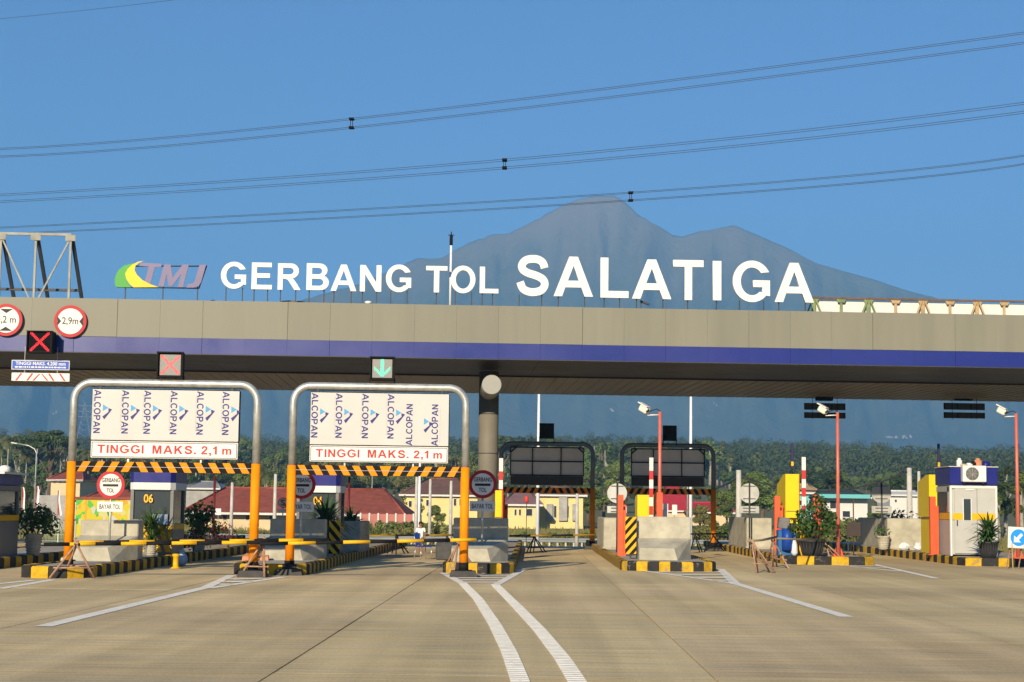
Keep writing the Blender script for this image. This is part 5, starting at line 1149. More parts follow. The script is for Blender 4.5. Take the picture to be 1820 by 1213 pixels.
def put(px, ytop, Y, kind, label, group, name=None):
    h = H0[kind[:-1]]; s, X = hof(px, ytop, Y, h if kind != 'palm1' else 11.5)
    return tree(name or {'broad': 'broadleaf_tree', 'tall': 'tall_tree', 'thin': 'slender_tree', 'umbrella': 'spreading_tree', 'cypress': 'cypress', 'palm': 'coconut_palm', 'bush': 'shrub'}[kind[:-1]], kind, label, X, Y, s, group)
# wooded belt: left palms and woods
GL = 'wooded belt left of the column'; GR = 'wooded belt right of the column'
for px_, yt, Y, lab in ((18, 776, 330, 'coconut palm leftmost of the tall palms'), (48, 806, 300, 'coconut palm with pale trunk left of the lamp post'), (92, 800, 310, 'coconut palm just left of the leftmost gantry leg'), (64, 772, 380, 'coconut palm rising above the palms behind the lamp post'), (112, 790, 360, 'coconut palm partly hidden by the leftmost gantry leg'), (36, 785, 420, 'coconut palm at the back of the left palm grove'), (3, 792, 350, 'coconut palm cut by the left edge of the photo'), (160, 802, 340, 'coconut palm left of the hanging height sign'), (600, 812, 330, 'coconut palm behind the second height sign'), (660, 828, 300, 'coconut palm right of booth 04, over the red roof'), (555, 822, 310, 'coconut palm above booth 04'), (470, 838, 240, 'short palm between the two orange gantries')):
    put(px_, yt, Y, random.choice(['palm0', 'palm1']), lab, 'coconut palms in the left belt')
put(92, 762, 300, 'umbrella0', 'spreading flat-topped tree above the left palms', GL); put(888, 772, 420, 'umbrella0', 'spreading pale-trunked tree beside the round column', GL)
pos = lambda a, b, n: [a+(b-a)*(i+.5)/n+random.uniform(-.35, .35)*(b-a)/n for i in range(n)]
def ordn(i): return str(i)+('th' if 10 <= i % 100 <= 20 else {1: 'st', 2: 'nd', 3: 'rd'}.get(i % 10, 'th'))
LBL = {'broad': 'rounded green tree', 'tall': 'tall dense tree', 'thin': 'slender pale-trunked tree', 'umbrella': 'flat-topped tree in the wooded belt'}
def belt(x0, x1, n, y0, y1, D0, D1, kinds, where, grp):
    for i, px_ in enumerate(sorted(pos(x0, x1, n))):
        k = random.choice(kinds); put(px_, random.uniform(y0, y1), random.uniform(D0, D1), k, LBL[k[:-1]]+', '+ordn(i+1)+' from the left '+where, grp+', '+k[:-1])
belt(-40, 360, 26, 774, 808, 420, 560, ['broad0', 'broad1', 'broad2', 'tall0', 'tall1'], 'left of the column, far row', GL)
belt(-40, 360, 20, 815, 850, 300, 400, ['broad1', 'broad3', 'tall0'], 'left of the column, near row', GL)
belt(330, 880, 34, 776, 810, 450, 640, ['broad0', 'broad1', 'tall0', 'tall1', 'broad2'], 'behind the red roofs, far row', GL)
belt(330, 880, 26, 826, 850, 310, 420, ['broad1', 'broad3', 'broad2', 'tall1'], 'behind the red roofs, near row', GL)
belt(880, 1060, 18, 772, 795, 480, 640, ['tall0', 'tall1', 'thin0', 'broad1'], 'between column and dark gantries', GR)
belt(880, 1110, 16, 815, 845, 350, 420, ['tall1', 'thin0', 'broad3', 'tall0'], 'behind the yellow building', GR)
belt(1060, 1300, 22, 780, 812, 460, 620, ['tall0', 'broad1', 'broad0', 'thin0'], 'behind the second dark gantry', GR)
belt(1280, 1860, 44, 800, 830, 620, 900, ['broad0', 'broad1', 'tall0', 'broad2', 'tall1'], 'along the right-hand skyline', GR)
belt(1280, 1860, 30, 826, 852, 430, 560, ['broad0', 'broad1', 'broad3'], 'behind the turquoise house', GR)
belt(1060, 1290, 12, 850, 880, 320, 380, ['broad1', 'broad3', 'broad2'], 'behind the red hall roof', GR)
for px_, yt, Y, k, lab in ((1355, 836, 230, 'broad0', 'broad bright green tree left of the tall yellow cabinet'), (1330, 850, 215, 'broad3', 'bright green tree behind the round sign left of the cabinet'), (1292, 872, 200, 'broad3', 'low green tree at the dark gantry leg'), (1480, 835, 300, 'broad1', 'dark spreading tree behind the red-orange pole'), (1580, 842, 260, 'broad1', 'dark rounded tree above the rightmost sign back'), (1640, 852, 280, 'broad1', 'dark tree behind the yellow cabinet at right'), (1786, 826, 180, 'tall0', 'tall dark tree right of the white booth'), (1815, 832, 170, 'tall1', 'tall dark tree at the right edge behind the pole'), (1760, 850, 175, 'broad1', 'dark tree just behind the white booth'), (1775, 880, 160, 'thin0', 'thin bare-trunked young tree right of the white booth'), (500, 846, 200, 'broad2', 'yellowish tree behind the no-stopping sign'), (1074, 850, 250, 'broad0', 'green tree between the two dark gantries'), (1045, 862, 240, 'broad3', 'low green tree right of the yellow building'), (50, 858, 180, 'broad1', 'small dark tree beside the left booth'), (1245, 893, 170, 'broad2', 'small olive tree in front of the red hall roof'), (1470, 905, 150, 'broad3', 'small young tree in front of the turquoise house'), (1560, 898, 170, 'broad3', 'small tree beside the rightmost sign back'), (778, 897, 190, 'broad0', 'small round tree before the yellow building')):
    put(px_, yt, Y, k, lab, None)
for px_, yt, Y, lab in ((688, 880, 190, 'dark slim cypress before the red roof, leftmost of three'), (719, 877, 190, 'dark slim cypress at the corner of the yellow building'), (748, 880, 190, 'dark slim cypress right of the flag pole')):
    put(px_, yt, Y, 'cypress0', lab, 'slim cypresses by the yellow building')
# roadside shrubs beyond the exit road
for x0, x1, n, yt, D0, D1, where, grp in ((590, 870, 52, 925, 121, 160, 'on the verge behind the child', 'verge shrubs left'), (330, 480, 12, 938, 122, 140, 'on the verge seen through the left gantry', 'verge shrubs far left'), (900, 1060, 14, 944, 122, 135, 'on the verge right of the column', 'verge shrubs centre'), (1230, 1320, 8, 925, 130, 170, 'on the verge by the dark gantry leg', 'verge shrubs right'), (1420, 1560, 10, 915, 110, 150, 'on the verge before the turquoise house', 'verge shrubs far right')):
    for i, px_ in enumerate(sorted(pos(x0, x1, n))): put(px_, yt+random.uniform(-5, 9), random.uniform(D0, D1), random.choice(['bush0', 'bush1']), 'leafy green shrub, '+ordn(i+1)+' from the left '+where, grp)
# tall grass on the verge, and the far wood
n = 26000; X = rng.uniform(-45, 60, n); Yv = 117.5+rng.uniform(0, 1, n)**1.6*75; Z = np.array([terr(x, y) for x, y in zip(X, Yv)]); hgt = rng.uniform(.15, .55, n)*(1+.6*np.sin(X*.4)*np.sin(Yv*.3)); lean = rng.normal(size=(n, 2))*.15
w_ = .035+Yv*.0002; V = np.stack([np.stack([X-w_, Yv, Z], 1), np.stack([X+w_, Yv, Z], 1), np.stack([X+lean[:, 0], Yv+lean[:, 1], Z+hgt], 1)], 1).reshape(-1, 3)
gmm = np_mesh('tall_grass', V, np.arange(3*n).reshape(-1, 3)); gmm.materials.append(mat('grass_blade', (.15, .17, .05), .7, .4, .3, transl=.3, col2=(.24, .19, .07)))
tag(link(bpy.data.objects.new('tall_grass', gmm)), 'rough green and straw coloured grass on the verge', 'grass', kind='stuff')
bl = []
for i in range(2300):
    Y = random.uniform(560, 1330); px_ = random.uniform(-150, 1970); X_ = at(px_, 880, Y).x; h = random.uniform(7, 13); z = terr(X_, Y)
    for k in range(3): bl.append((X_+random.uniform(-2.5, 2.5), Y+random.uniform(-2, 2), z+h*random.uniform(.45, .9), random.uniform(2.4, 4.2), .9))
C, N = crown_pts(bl, 5.0); V, Fc = leaf_quads(C, N, .62); fm = np_mesh('far_wood', V, Fc); fm.materials.append(mat('far_wood_leaf', (.085, .11, .042), .7, .5, .04, transl=.2, col2=(.045, .07, .03)))
tag(link(bpy.data.objects.new('far_wood', fm)), 'hazy far-off wood along the foot of the mountain', 'wood', kind='stuff')
# specks of far villages on the mountain slope
bl = MB(); dg = bpy.context.evaluated_depsgraph_get()
mo = bpy.data.objects['mountain']
for (px_, py_, n_, sp) in ((1596, 778, 16, 24), (1085, 730, 3, 6), (960, 760, 3, 5), (1230, 745, 2, 3), (100, 735, 3, 5), (1270, 720, 2, 4)):
    for k in range(n_):
        d = ray(px_+random.uniform(-sp, sp), py_+random.uniform(-2.5, 2.5)).normalized(); ok, lo, nrm, _ = mo.ray_cast(Vector((0, 0, EYE)), d)
        if ok: s = lo.y/2600*random.uniform(1.5, 3.2); bl.box(lo+Vector((0, 0, s*.3)), (s*1.3, s, s), random.uniform(0, 3))
tag(obj('far_village', bl, mat('far_wall', (.36, .32, .29), .8, .3, .05)), 'specks of pale village houses on the mountain slope', 'village', kind='stuff')
# ------------------------------------------------------------------ houses beyond the field
def house(name, label, x0, x1, ybase, yeave, yridge, Y, dep, wm, rm, wins=(), inset=.35, over=.5, door=None, ridge=None):
    cx, zb, W_, _ = bb(x0, yeave, x1, ybase, Y); ze = at((x0+x1)/2, yeave, Y).z; zr = at((x0+x1)/2, yridge, Y).z; zb = min(zb, terr(cx, Y)-.1)
    t = thing(name, label, 'house', (cx, Y, zb), 0); H_ = ze-zb; R_ = zr-zb
    b = MB(); b.box((0, dep/2, H_/2), (W_, dep, H_)); wl = obj('wall', b, wm, t)
    o_ = over; hx = W_/2+o_; ins = min(dep/2*.95, W_*inset)
    b = MB(); b.add([(-hx, -o_, H_), (hx, -o_, H_), (hx, dep+o_, H_), (-hx, dep+o_, H_), (-hx+ins, dep/2, R_), (hx-ins, dep/2, R_)], [(0, 1, 5, 4), (2, 3, 4, 5), (1, 2, 5), (3, 0, 4), (3, 2, 1, 0)]); r = obj('roof', b, rm, t)
    b = MB(); b.tube([(-hx+ins, dep/2, R_+.05), (hx-ins, dep/2, R_+.05)], .12, 6)
    for s in (-1, 1): b.tube([(s*(hx-ins), dep/2, R_+.05), (s*hx, -o_, H_+.05)], .11, 6)
    obj('ridge_tiles', b, rm, r)
    b = MB(); b.box((0, -o_-.02, H_-.08), (2*hx, .05, .22)); obj('fascia_board', b, WWALL, r)
    for (wx0, wy0, wx1, wy1) in wins:
        wc, wz, ww, wh = bb(wx0, wy0, wx1, wy1, Y); f = MB(); f.box((wc-cx, -.03, wz-zb+wh/2), (ww, .08, wh)); fo = obj('window', f, WWALL, t)
        f = MB(); f.box((wc-cx, -.075, wz-zb+wh/2), (ww*.8, .02, wh*.86)); obj('pane', f, DARKWIN, fo)
    if door:
        wc, wz, ww, wh = bb(*door, Y); f = MB(); f.box((wc-cx, -.03, wz-zb+wh/2), (ww, .08, wh)); obj('door', f, mat('door_brown', (.14, .08, .05), .7), t)
    return t, cx, zb
house('village_house', 'pale yellow hall with brown hip roof right of the flag poles', 716, 848, 926, 880, 850, 205, 14, YWALL, TILE_B, [(726, 890, 732, 902), (757, 888, 763, 900), (816, 886, 822, 900), (806, 886, 811, 900)])
t_, cx_, zb_ = house('village_house', 'pale yellow hall with grey stone panels seen under the dark gantry', 958, 1036, 927, 880, 866, 205, 12, YWALL, TILE_B, [(984, 898, 989, 922), (1007, 898, 1011, 922)])
for x0, x1, y0 in ((971, 982, 896), (993, 1008, 884), (1017, 1024, 896)):
    wc, wz, ww, wh = bb(x0, y0, x1, 926, 205); f = MB(); f.box((wc-cx_, -.2, wz-zb_+wh/2), (ww, .4, wh)); obj('stone_panel', f, GWALL, t_)
house('village_house', 'low pale yellow wing with mauve-brown roof and small windows', 898, 957, 922, 897, 876, 200, 9, YWALL, mat('mauve_roof_tile', (.22, .125, .12), .85, .2, 1.2), [(914, 905, 918, 917), (922, 905, 926, 917), (934, 904, 947, 918)])
house('village_house', 'long low building with dark red tiled roof seen through the left gantry', 345, 700, 928, 913, 868, 170, 16, CWALL, TILE_R, [(396, 915, 404, 925), (436, 915, 444, 925), (478, 915, 486, 925), (640, 915, 648, 925)], inset=.14, over=1.2)
house('village_house', 'small cream upper house with dark red hip roof at far left', 88, 140, 922, 853, 836, 230, 9, CWALL, TILE_R, [(95, 854, 99, 859), (105, 854, 109, 859)])
house('village_house', 'grey-roofed shed behind the long red roof', 330, 385, 910, 868, 856, 240, 10, GWALL, mat('grey_roof_sheet', (.26, .26, .26), .7, .2, 1), [])
house('village_house', 'dark red roofed house behind the BAYAR TOL plate', 136, 235, 925, 894, 872, 190, 10, CWALL, TILE_R, [(140, 898, 146, 908), (160, 898, 166, 908)])
t_, cx_, zb_ = house('village_house', 'turquoise house with tan hip roof right of the tall yellow cabinet', 1418, 1452, 926, 876, 861, 220, 9, TURQ, TILE_T, [(1420, 889, 1425, 899), (1437, 888, 1444, 900)])
house('village_house', 'white house with turquoise eaves and dark green roof', 1455, 1542, 928, 884, 872, 215, 10, WWALL, TILE_G, [(1474, 890, 1487, 905), (1496, 908, 1512, 920)], inset=.2)
wc, wz, ww, wh = bb(1452, 879, 1545, 886, 214); b = MB(); b.box((0, 0, wh/2), (ww, .5, wh)); tag(obj('eaves_board', b, TURQ, None, (wc, 213.6, wz)), 'turquoise eaves board along the white house front', 'eaves board')
house('village_house', 'white gabled house left of the concrete utility pole', 1582, 1640, 920, 880, 873, 240, 9, WWALL, WWALL, [(1590, 888, 1594, 893)], inset=.1)
house('village_house', 'red roofed hall with tall central gable behind the pale block', 1172, 1232, 926, 908, 862, 250, 16, CWALL, mat('bright_red_roof', (.40, .03, .04), .7, .15, 1), [], inset=.42)
house('village_house', 'low red roofed building right of the red hall', 1225, 1300, 926, 911, 894, 245, 12, CWALL, mat('bright_red_roof', (.40, .03, .04), .7, .15, 1), [(1256, 912, 1264, 922)], inset=.2)
# grey stone wall with a dark arched niche, painted wall, banners
Yq = 150; cx, z, W_, H_ = bb(62, 866, 128, 925, Yq); t = thing('stone_wall', 'grey stone wall with a dark arched doorway behind the left booth', 'wall', (cx, Yq, min(z, terr(cx, Yq))-.05), 0)
b = MB(); b.box((0, .4, H_/2+.2), (W_, .8, H_+.4), b=.05); obj('wall', b, GWALL, t)
nx = at(86, 900, Yq).x-cx; nw = 18*Yq/3000; nh = 42*Yq/3000
b = MB(); b.prism([(nx-nw/2, .1), (nx+nw/2, .1), (nx+nw/2, nh*.75), (nx+nw*.33, nh*.93), (nx, nh), (nx-nw*.33, nh*.93), (nx-nw/2, nh*.75)], -.03, 0); obj('doorway', b, mat('dark_doorway', (.035, .035, .045), .9), t)
mur = mat('painted_mural', (.6, .6, .2), .8)
n_ = mur.node_tree.nodes; L_ = mur.node_tree.links; g_n = n_.new('ShaderNodeNewGeometry'); vo = n_.new('ShaderNodeTexVoronoi'); vo.inputs['Scale'].default_value = 2.6; L_.new(g_n.outputs['Position'], vo.inputs['Vector'])
rp = n_.new('ShaderNodeValToRGB'); rp.color_ramp.interpolation = 'CONSTANT'; e_ = rp.color_ramp.elements; e_[0].color = (.5, .42, .03, 1); e_[1].position = .42; e_[1].color = (.10, .40, .06, 1)
for p_, c_ in ((.58, (.75, .30, .03, 1)), (.68, (.5, .46, .2, 1)), (.84, (.06, .24, .05, 1)), (.93, (.45, .45, .4, 1))): q = e_.new(p_); q.color = c_
sp_ = n_.new('ShaderNodeSeparateColor'); L_.new(vo.outputs['Color'], sp_.inputs[0]); L_.new(sp_.outputs[0], rp.inputs[0]); L_.new(rp.outputs[0], n_['Principled BSDF'].inputs['Base Color'])
cx, z, W_, H_ = bb(134, 888, 236, 925, 120); t = thing('painted_wall', 'yellow and green painted wall behind the first toll sign', 'wall', (cx, 120, -1.3), 0)
b = MB(); b.box((0, .15, (z+1.3+H_)/2), (W_, .3, z+1.3+H_)); obj('wall', b, mur, t)
b = MB(); b.box((0, .15, z+1.3+H_+.08), (W_+.3, .5, .16)); obj('coping', b, TILE_R, t)
RW = mat('banner_red', (.42, .07, .07), .8, .1, 4, transl=.2)
for k, (px_, y0, y1, Y, lab) in enumerate(((39, 866, 910, 100, 'red and white banner just right of the left booth'), (64, 864, 912, 104, 'red and white banner on the lamp post line'), (66, 870, 906, 112, 'shorter red and white banner behind the lamp post'), (103, 872, 918, 105, 'curving red and white banner before the dark doorway'), (118, 873, 920, 102, 'red and white banner touching the leftmost gantry leg'))):
    a = at(px_, y0, Y); zg = terr(a.x, Y); H_ = a.z-zg; t = thing('banner', lab, 'banner', (a.x, Y, zg), 0, 'red and white banners')
    b = MB(); b.tube([(0, 0, 0), (.02, 0, H_*.7), (.0, 0, H_)], [.025, .02, .012], 6); obj('pole', b, BAMBOO, t)
    h0 = H_-44*Y/3000; 
    for s, m, nm in ((0, RW, 'red_cloth'), (1, SHIRT, 'white_cloth')):
        V_ = []; N_ = 10
        for i in range(N_+1):
            u = i/N_; zz = H_*(1-u)+max(h0, .5)*u; off = .035*math.sin(u*5+k); wd = (.05+.07*u)
            for q in (0, 1): V_.append((off+.02+(s+q)*wd, .02*math.sin(u*8)+.004, zz))
        b = MB(); b.add(V_, [(2*i, 2*i+1, 2*i+3, 2*i+2) for i in range(N_)], True); obj(nm, b, m, t)
# ------------------------------------------------------------------ guard rail, poles, lamps
Yg_ = 118; x0, x1 = at(336, 960, Yg_).x, at(1345, 960, Yg_).x; zg = terr(0, Yg_)
t = thing('guard_rail', 'long grey steel guard rail along the far side of the exit road', 'guard rail', (0, Yg_, zg), 0)
prof = [(0, .52), (-.05, .56), (-.05, .62), (0, .66), (0, .68), (-.05, .72), (-.05, .78), (0, .82)]
b = MB(); b.add([(x, y, z) for x in (x0, x1) for y, z in prof], [(i, i+8, i+9, i+1) for i in range(7)]); obj('rail', b, mat('weathered_rail', (.24, .26, .27), .6, .2, .5), t)
nP = 70; pm = MB(); pm.box((0, .06, .35), (.12, .08, .76)); pme = fixn(pm.mesh('post')); pme.materials.append(UPOLE)
rm_ = MB(); rm_.box((0, -.07, .22), (.13, .02, .18)); rme = fixn(rm_.mesh('reflector')); rme.materials.append(UPOLE)
for k in range(nP):
    for me, nm in ((pme, 'post'), (rme, 'reflector')):
        o = bpy.data.objects.new(nm, me); link(o, t); o.location = (x0+(x1-x0)*(k+.5)/nP, 0, 0)
def upole(name, label, cat, px, y0, Y, r0, r1, m, group, arm=False, pxb=None):
    a = at(px, y0, Y); zg = terr(a.x, Y); H_ = a.z-zg; t = thing(name, label, cat, (a.x, Y, zg), 0, group)
    b = MB(); b.tube([(0, 0, -.2), (0, 0, H_)], [r0, r1], 12); obj('pole', b, m, t)
    if arm:
        b = MB(); b.box((0, -.1, H_-.4), (.9, .08, .08)); obj('crossarm', b, m, t)
        for s in (-1, 1): b = MB(); b.lathe([(.05, 0), (.06, .06), (.03, .14)], (s*.35, -.1, H_-.36), 8); obj('insulator', b, WHITE, t)
    return t, H_
for px_, y0, Y, lab in ((490, 843, 100, 'pale concrete pole left of the second gantry'), (413, 858, 110, 'pale thin pole seen through the left gantry'), (741, 848, 105, 'pale concrete pole left beside the tall white pole'), (765, 852, 120, 'thin pale pole before the yellow hall'), (802, 855, 112, 'pale concrete pole left of the second gantry right leg'), (1026, 868, 110, 'pale concrete pole in front of the yellow hall with stone panels'), (1313, 836, 96, 'pale concrete pole left of the round sign back'), (1616, 832, 98, 'thick concrete utility pole left of the white booth'), (1633, 838, 106, 'thinner concrete pole beside the thick utility pole')):
    big = px_ in (1616, 1313); upole('utility_pole', lab, 'utility pole', px_, y0, Y, .2 if big else .13, .14 if big else .09, UPOLE, 'pale utility poles')
for px_, Y, lab in ((746, 108, 'tall slim white pole right behind the child'), (958, 96, 'tall white pole rising behind the dark gantry beside the column'), (1228, 100, 'tall white pole rising behind the second dark gantry')):
    a = at(px_, 700 if px_ != 746 else 846, Y); t = thing('flag_pole', lab, 'pole', (a.x, Y, terr(a.x, Y)), 0, 'tall white poles'); H_ = at(px_, 655, Y).z-terr(a.x, Y) if px_ != 746 else a.z-terr(a.x, Y)+1.5
    b = MB(); b.tube([(0, 0, -.2), (0, 0, H_*.5), (0, 0, H_)], [.11, .09, .06], 12); obj('pole', b, WPOLE, t)
    b = MB(); b.lathe([(.2, 0), (.2, .05), (.13, .06)], n=12); obj('base_flange', b, GALV, t)
    b = MB(); b.sphere((0, 0, H_+.06), .09, 10, 6); obj('finial', b, GALV, t)
# street lamps
for px_, y0, Y, arm, lab in ((65, 806, 140, -1.7, 'curved grey street lamp above the palms at left'), (1222, 864, 150, -.9, 'slim pale street lamp before the red roofs')):
    a = at(px_, y0, Y); zg = terr(a.x, Y); H_ = a.z-zg; t = thing('street_lamp', lab, 'street lamp', (a.x, Y, zg), 0)
    b = MB(); b.tube([(0, 0, -.2), (0, 0, H_), (arm*.1, 0, H_+.35), (arm*.4, 0, H_+.62), (arm, 0, H_+.8)], [.09, .055, .05, .045, .04], 10); obj('pole', b, GALV, t)
    b = MB(); b.box((arm*1.12, 0, H_+.82), (.5, .2, .1), b=.03, rot=Matrix.Rotation(.15, 3, 'Y')); obj('lamp_head', b, SIGNW, t)
# no-stopping sign, thin red pole, small sign
a = at(503, 894, 75); t = thing('no_stopping_sign', 'small round white sign with a struck-out black S', 'traffic sign', (a.x, 75, 0), 0); r = 9*75/3000
b = MB(); b.tube([(0, .03, 0), (0, .03, a.z+r)], .025, 8); obj('post', b, GALV, t)
b = MB(); b.lathe([(r, -.01), (r, .01)], (0, 0, a.z), 30, axis='Y'); d = obj('red_disc', b, RED, t)
b = MB(); b.lathe([(r*.84, -.016), (r*.84, -.011)], (0, 0, a.z), 30, axis='Y'); obj('white_disc', b, SIGNW, d)
obj('lettering', text('S', r*.85, r*1.2, -.020, 0, a.z, bold=.03, ext=.003), TXTBLK, d)
b = MB(); b.box((0, -.025, a.z), (r*1.9, .004, r*.17), rot=Matrix.Rotation(.75, 3, 'Y')); obj('red_slash', b, RED, d)
b = MB(); b.box((0, 0, a.z-r*1.6), (r*1.8, .02, r*.7)); obj('plate', b, SIGNW, t)
for px_, y0, Y, lab in ((382, 846, 62, 'thin dark red pole seen through the left gantry'), (621, 848, 66, 'thin dark red pole right of booth 04')):
    a = at(px_, y0, Y); b = MB(); b.tube([(0, 0, 0), (0, 0, a.z)], .045, 10); t = thing('red_pole', lab, 'pole', (a.x, Y, 0), 0, 'thin dark red poles'); obj('shaft', b, mat('dark_red_paint', (.10, .012, .014), .5), t); b = MB(); b.box((0, 0, .01), (.2, .2, .02)); obj('base_plate', b, DKGREY, t)
a = at(388, 910, 105); t = thing('small_sign', 'small white square sign on a stake seen through the left gantry', 'sign', (a.x, 105, terr(a.x, 105)), 0); zz = a.z-terr(a.x, 105)
b = MB(); b.box((0, 0, zz), (.34, .02, .4), b=.005); obj('plate', b, SIGNW, t); b = MB(); b.tube([(0, .03, 0), (0, .03, zz)], .02, 6); obj('stake', b, GALV, t)
a = at(936, 888, 90); t = thing('red_lantern', 'red lantern on a thin pole before the low yellow wing', 'lantern', (a.x, 90, terr(a.x, 90)), 0); zz = a.z-terr(a.x, 90)
b = MB(); b.lathe([(.05, -.18), (.10, -.14), (.10, .14), (.05, .18)], (0, 0, zz), 14); obj('lantern', b, mat('lantern_red', (.6, .05, .04), .5), t); b = MB(); b.tube([(0, 0, 0), (0, 0, zz-.15)], .02, 6); obj('pole', b, DKGREY, t)
# low red and white wall right of booth 04
cx, z, W_, H_ = bb(641, 914, 735, 921, 165); t = thing('low_wall', 'low red wall with white posts before the red roof', 'wall', (cx, 165, terr(cx, 165)-.1), 0); hh_ = z+H_-terr(cx, 165)+.1
b = MB(); b.box((0, 0, hh_/2), (W_, .15, hh_)); obj('wall', b, mat('salmon_wall', (.42, .16, .13), .8, .1, 1), t)
for k in range(7): b = MB(); b.box((-W_/2+W_*k/6, -.03, hh_/2+.05), (.14, .26, hh_+.06)); obj('pillar', b, WHITE, t)
# white wire fence behind the left potted plants
Y = 60; cx, z, W_, H_ = bb(72, 926, 132, 986, Y); t = thing('wire_fence', 'pale green wire mesh fence behind the whitewashed pot', 'fence', (cx, Y, 0), 0); WF = mat('fence_wire', (.35, .42, .33), .5)
for k in range(3): b = MB(); b.box((-W_/2+W_*k/2, 0, (z+H_)/2), (.05, .05, z+H_)); obj('post', b, WF, t)
b = MB()
for k in range(24): b.tube([(-W_/2+W_*k/23, 0, .05), (-W_/2+W_*k/23, 0, z+H_)], .008, 4)
for k in range(5): b.tube([(-W_/2, 0, .1+(z+H_-.15)*k/4), (W_/2, 0, .1+(z+H_-.15)*k/4)], .012, 4)
obj('mesh_panel', b, WF, t)['kind'] = 'stuff'
# lattice pylon far left and two thin masts far right
def pylon(label, px, y0, Y, wb_):
    a = at(px, y0, Y); zg = terr(a.x, Y); H_ = a.z-zg; t = thing('lattice_pylon', label, 'pylon', (a.x, Y, zg), .3); b = MB(); N_ = 10; PY = mat('pylon_steel', (.22, .23, .24), .5)
    wz = lambda u: wb_*(1-u)**1.2+.5
    for s in (-1, 1):
        for q in (-1, 1): 
            b = MB(); b.tube([(s*wz(i/N_)/2, q*wz(i/N_)/2, H_*i/N_) for i in range(N_+1)], .10, 5); obj('leg', b, PY, t)
    b = MB()
    for i in range(N_):
        for q in (-1, 1):
            for s in (-1, 1): b.tube([(s*wz(i/N_)/2, q*wz(i/N_)/2, H_*i/N_), (-s*wz((i+1)/N_)/2, q*wz((i+1)/N_)/2, H_*(i+1)/N_)], .06, 4)
    obj('lattice', b, PY, t)['kind'] = 'stuff'
    for u in (.72, .83, .94): b = MB(); b.box((0, 0, H_*u), (wb_*1.5, .3, .3)); obj('crossarm', b, PY, t)
pylon('faint lattice pylon on the slope between leftmost gantry leg and height sign', 151, 716, 1150, 13)
for px_, lab in ((1775, 'faint thin mast right of the white booth, the taller one'), (1788, 'faint thin mast near the right pole, the shorter one')):
    Y = 900; a = at(px_, 812 if px_ < 1780 else 820, Y); zg = terr(a.x, Y); b = MB(); b.tube([(0, 0, 0), (0, 0, a.z-zg)], [.5, .25], 8); t = thing('far_mast', lab, 'mast', (a.x, Y, zg), 0); obj('mast', b, WPOLE, t)
# ------------------------------------------------------------------ high voltage lines
def hv(label, ptsu, dYs, gap, spread, sp_px=None):
    """ptsu: three photograph points of the upper wires with their depths"""
    A = [at(x, y, Y) for x, y, Y in ptsu]
    def q(u):
        if u < 0: return q(0)+(q(.02)-q(0))*(u/.02)
        if u > 1: return q(1)+(q(1)-q(.98))*((u-1)/.02)
        return A[0]*((u-.5)*(u-1)*2)+A[1]*(-4*u*(u-1))+A[2]*(2*u*(u-.5))
    root = A[1]; t = thing('power_line', label, 'power line', root, 0, 'high voltage wire bundles')
    for dz in (0, -gap):
        for dy in (-spread/2, spread/2):
            b = MB(); b.tube([q(u/40*2.4-.7)+Vector((0, dy, dz))-root for u in range(41)], .0125, 5, caps=False); obj('conductor', b, WIRE, t)
    if sp_px:
        u = min([i/400 for i in range(401)], key=lambda u: abs(_px(q(u))-sp_px)); c = q(u)-root
        b = MB()
        for dz in (.0, -gap): b.box(c+Vector((0, 0, dz)), (.26, spread+.1, .08))
        for s in (-1, 1): b.box(c+Vector((s*.05, 0, -gap/2)), (.03, .04, gap))
        obj('spacer', b, BLACK, t)
def _px(p):
    v = p-Vector((0, 0, EYE)); return CX+F*v.dot(RT)/v.dot(FW)
hv('uppermost four-wire power line crossing the sky', ((0, 265, 98), (625, 212, 88), (1820, 59, 76)), 0, .47, .34, 625)
hv('middle four-wire power line crossing the sky', ((0, 347, 102), (897, 285, 88), (1820, 184, 77)), 0, .42, .5, 897)
hv('lowest four-wire power line crossing in front of the mountain peak', ((0, 405, 105), (1121, 343, 90), (1820, 277, 82)), 0, .42, .36, 1121)
A = at(-200, 50, 110); B = at(420, -14, 100); b = MB(); b.tube([(A+(B-A)*(i/20))-A+Vector((0, 0, -1.2*4*(i/20)*(1-i/20)*.15)) for i in range(21)], .012, 5); tag(obj('ground_wire', b, WIRE, None, A), 'single thin wire crossing the top left corner of the sky', 'wire')
def lowwire(label, a, Ya, c, Yc, sag, r=.02):
    p, q = at(*a, Ya), at(*c, Yc); b = MB(); b.tube([p.lerp(q, i/16)-p+Vector((0, 0, -sag*4*(i/16)*(1-i/16))) for i in range(17)], r, 5); tag(obj('overhead_cable', b, WIRE, None, p), label, 'cable', 'low overhead cables')
lowwire('dark cable from the concrete pole to the thick utility pole', (1314, 846, ), 96, (1615, 838), 98, 1.0, .045)
lowwire('dark cable sloping left from the concrete pole behind the dark gantry', (1215, 878), 110, (1313, 848), 96, .3, .035)
lowwire('upper thin pale cable over the stone wall at left', (30, 851), 120, (240, 853), 120, .1, .02)
lowwire('lower thin pale cable over the stone wall at left', (30, 855), 121, (240, 858), 121, .1, .02)
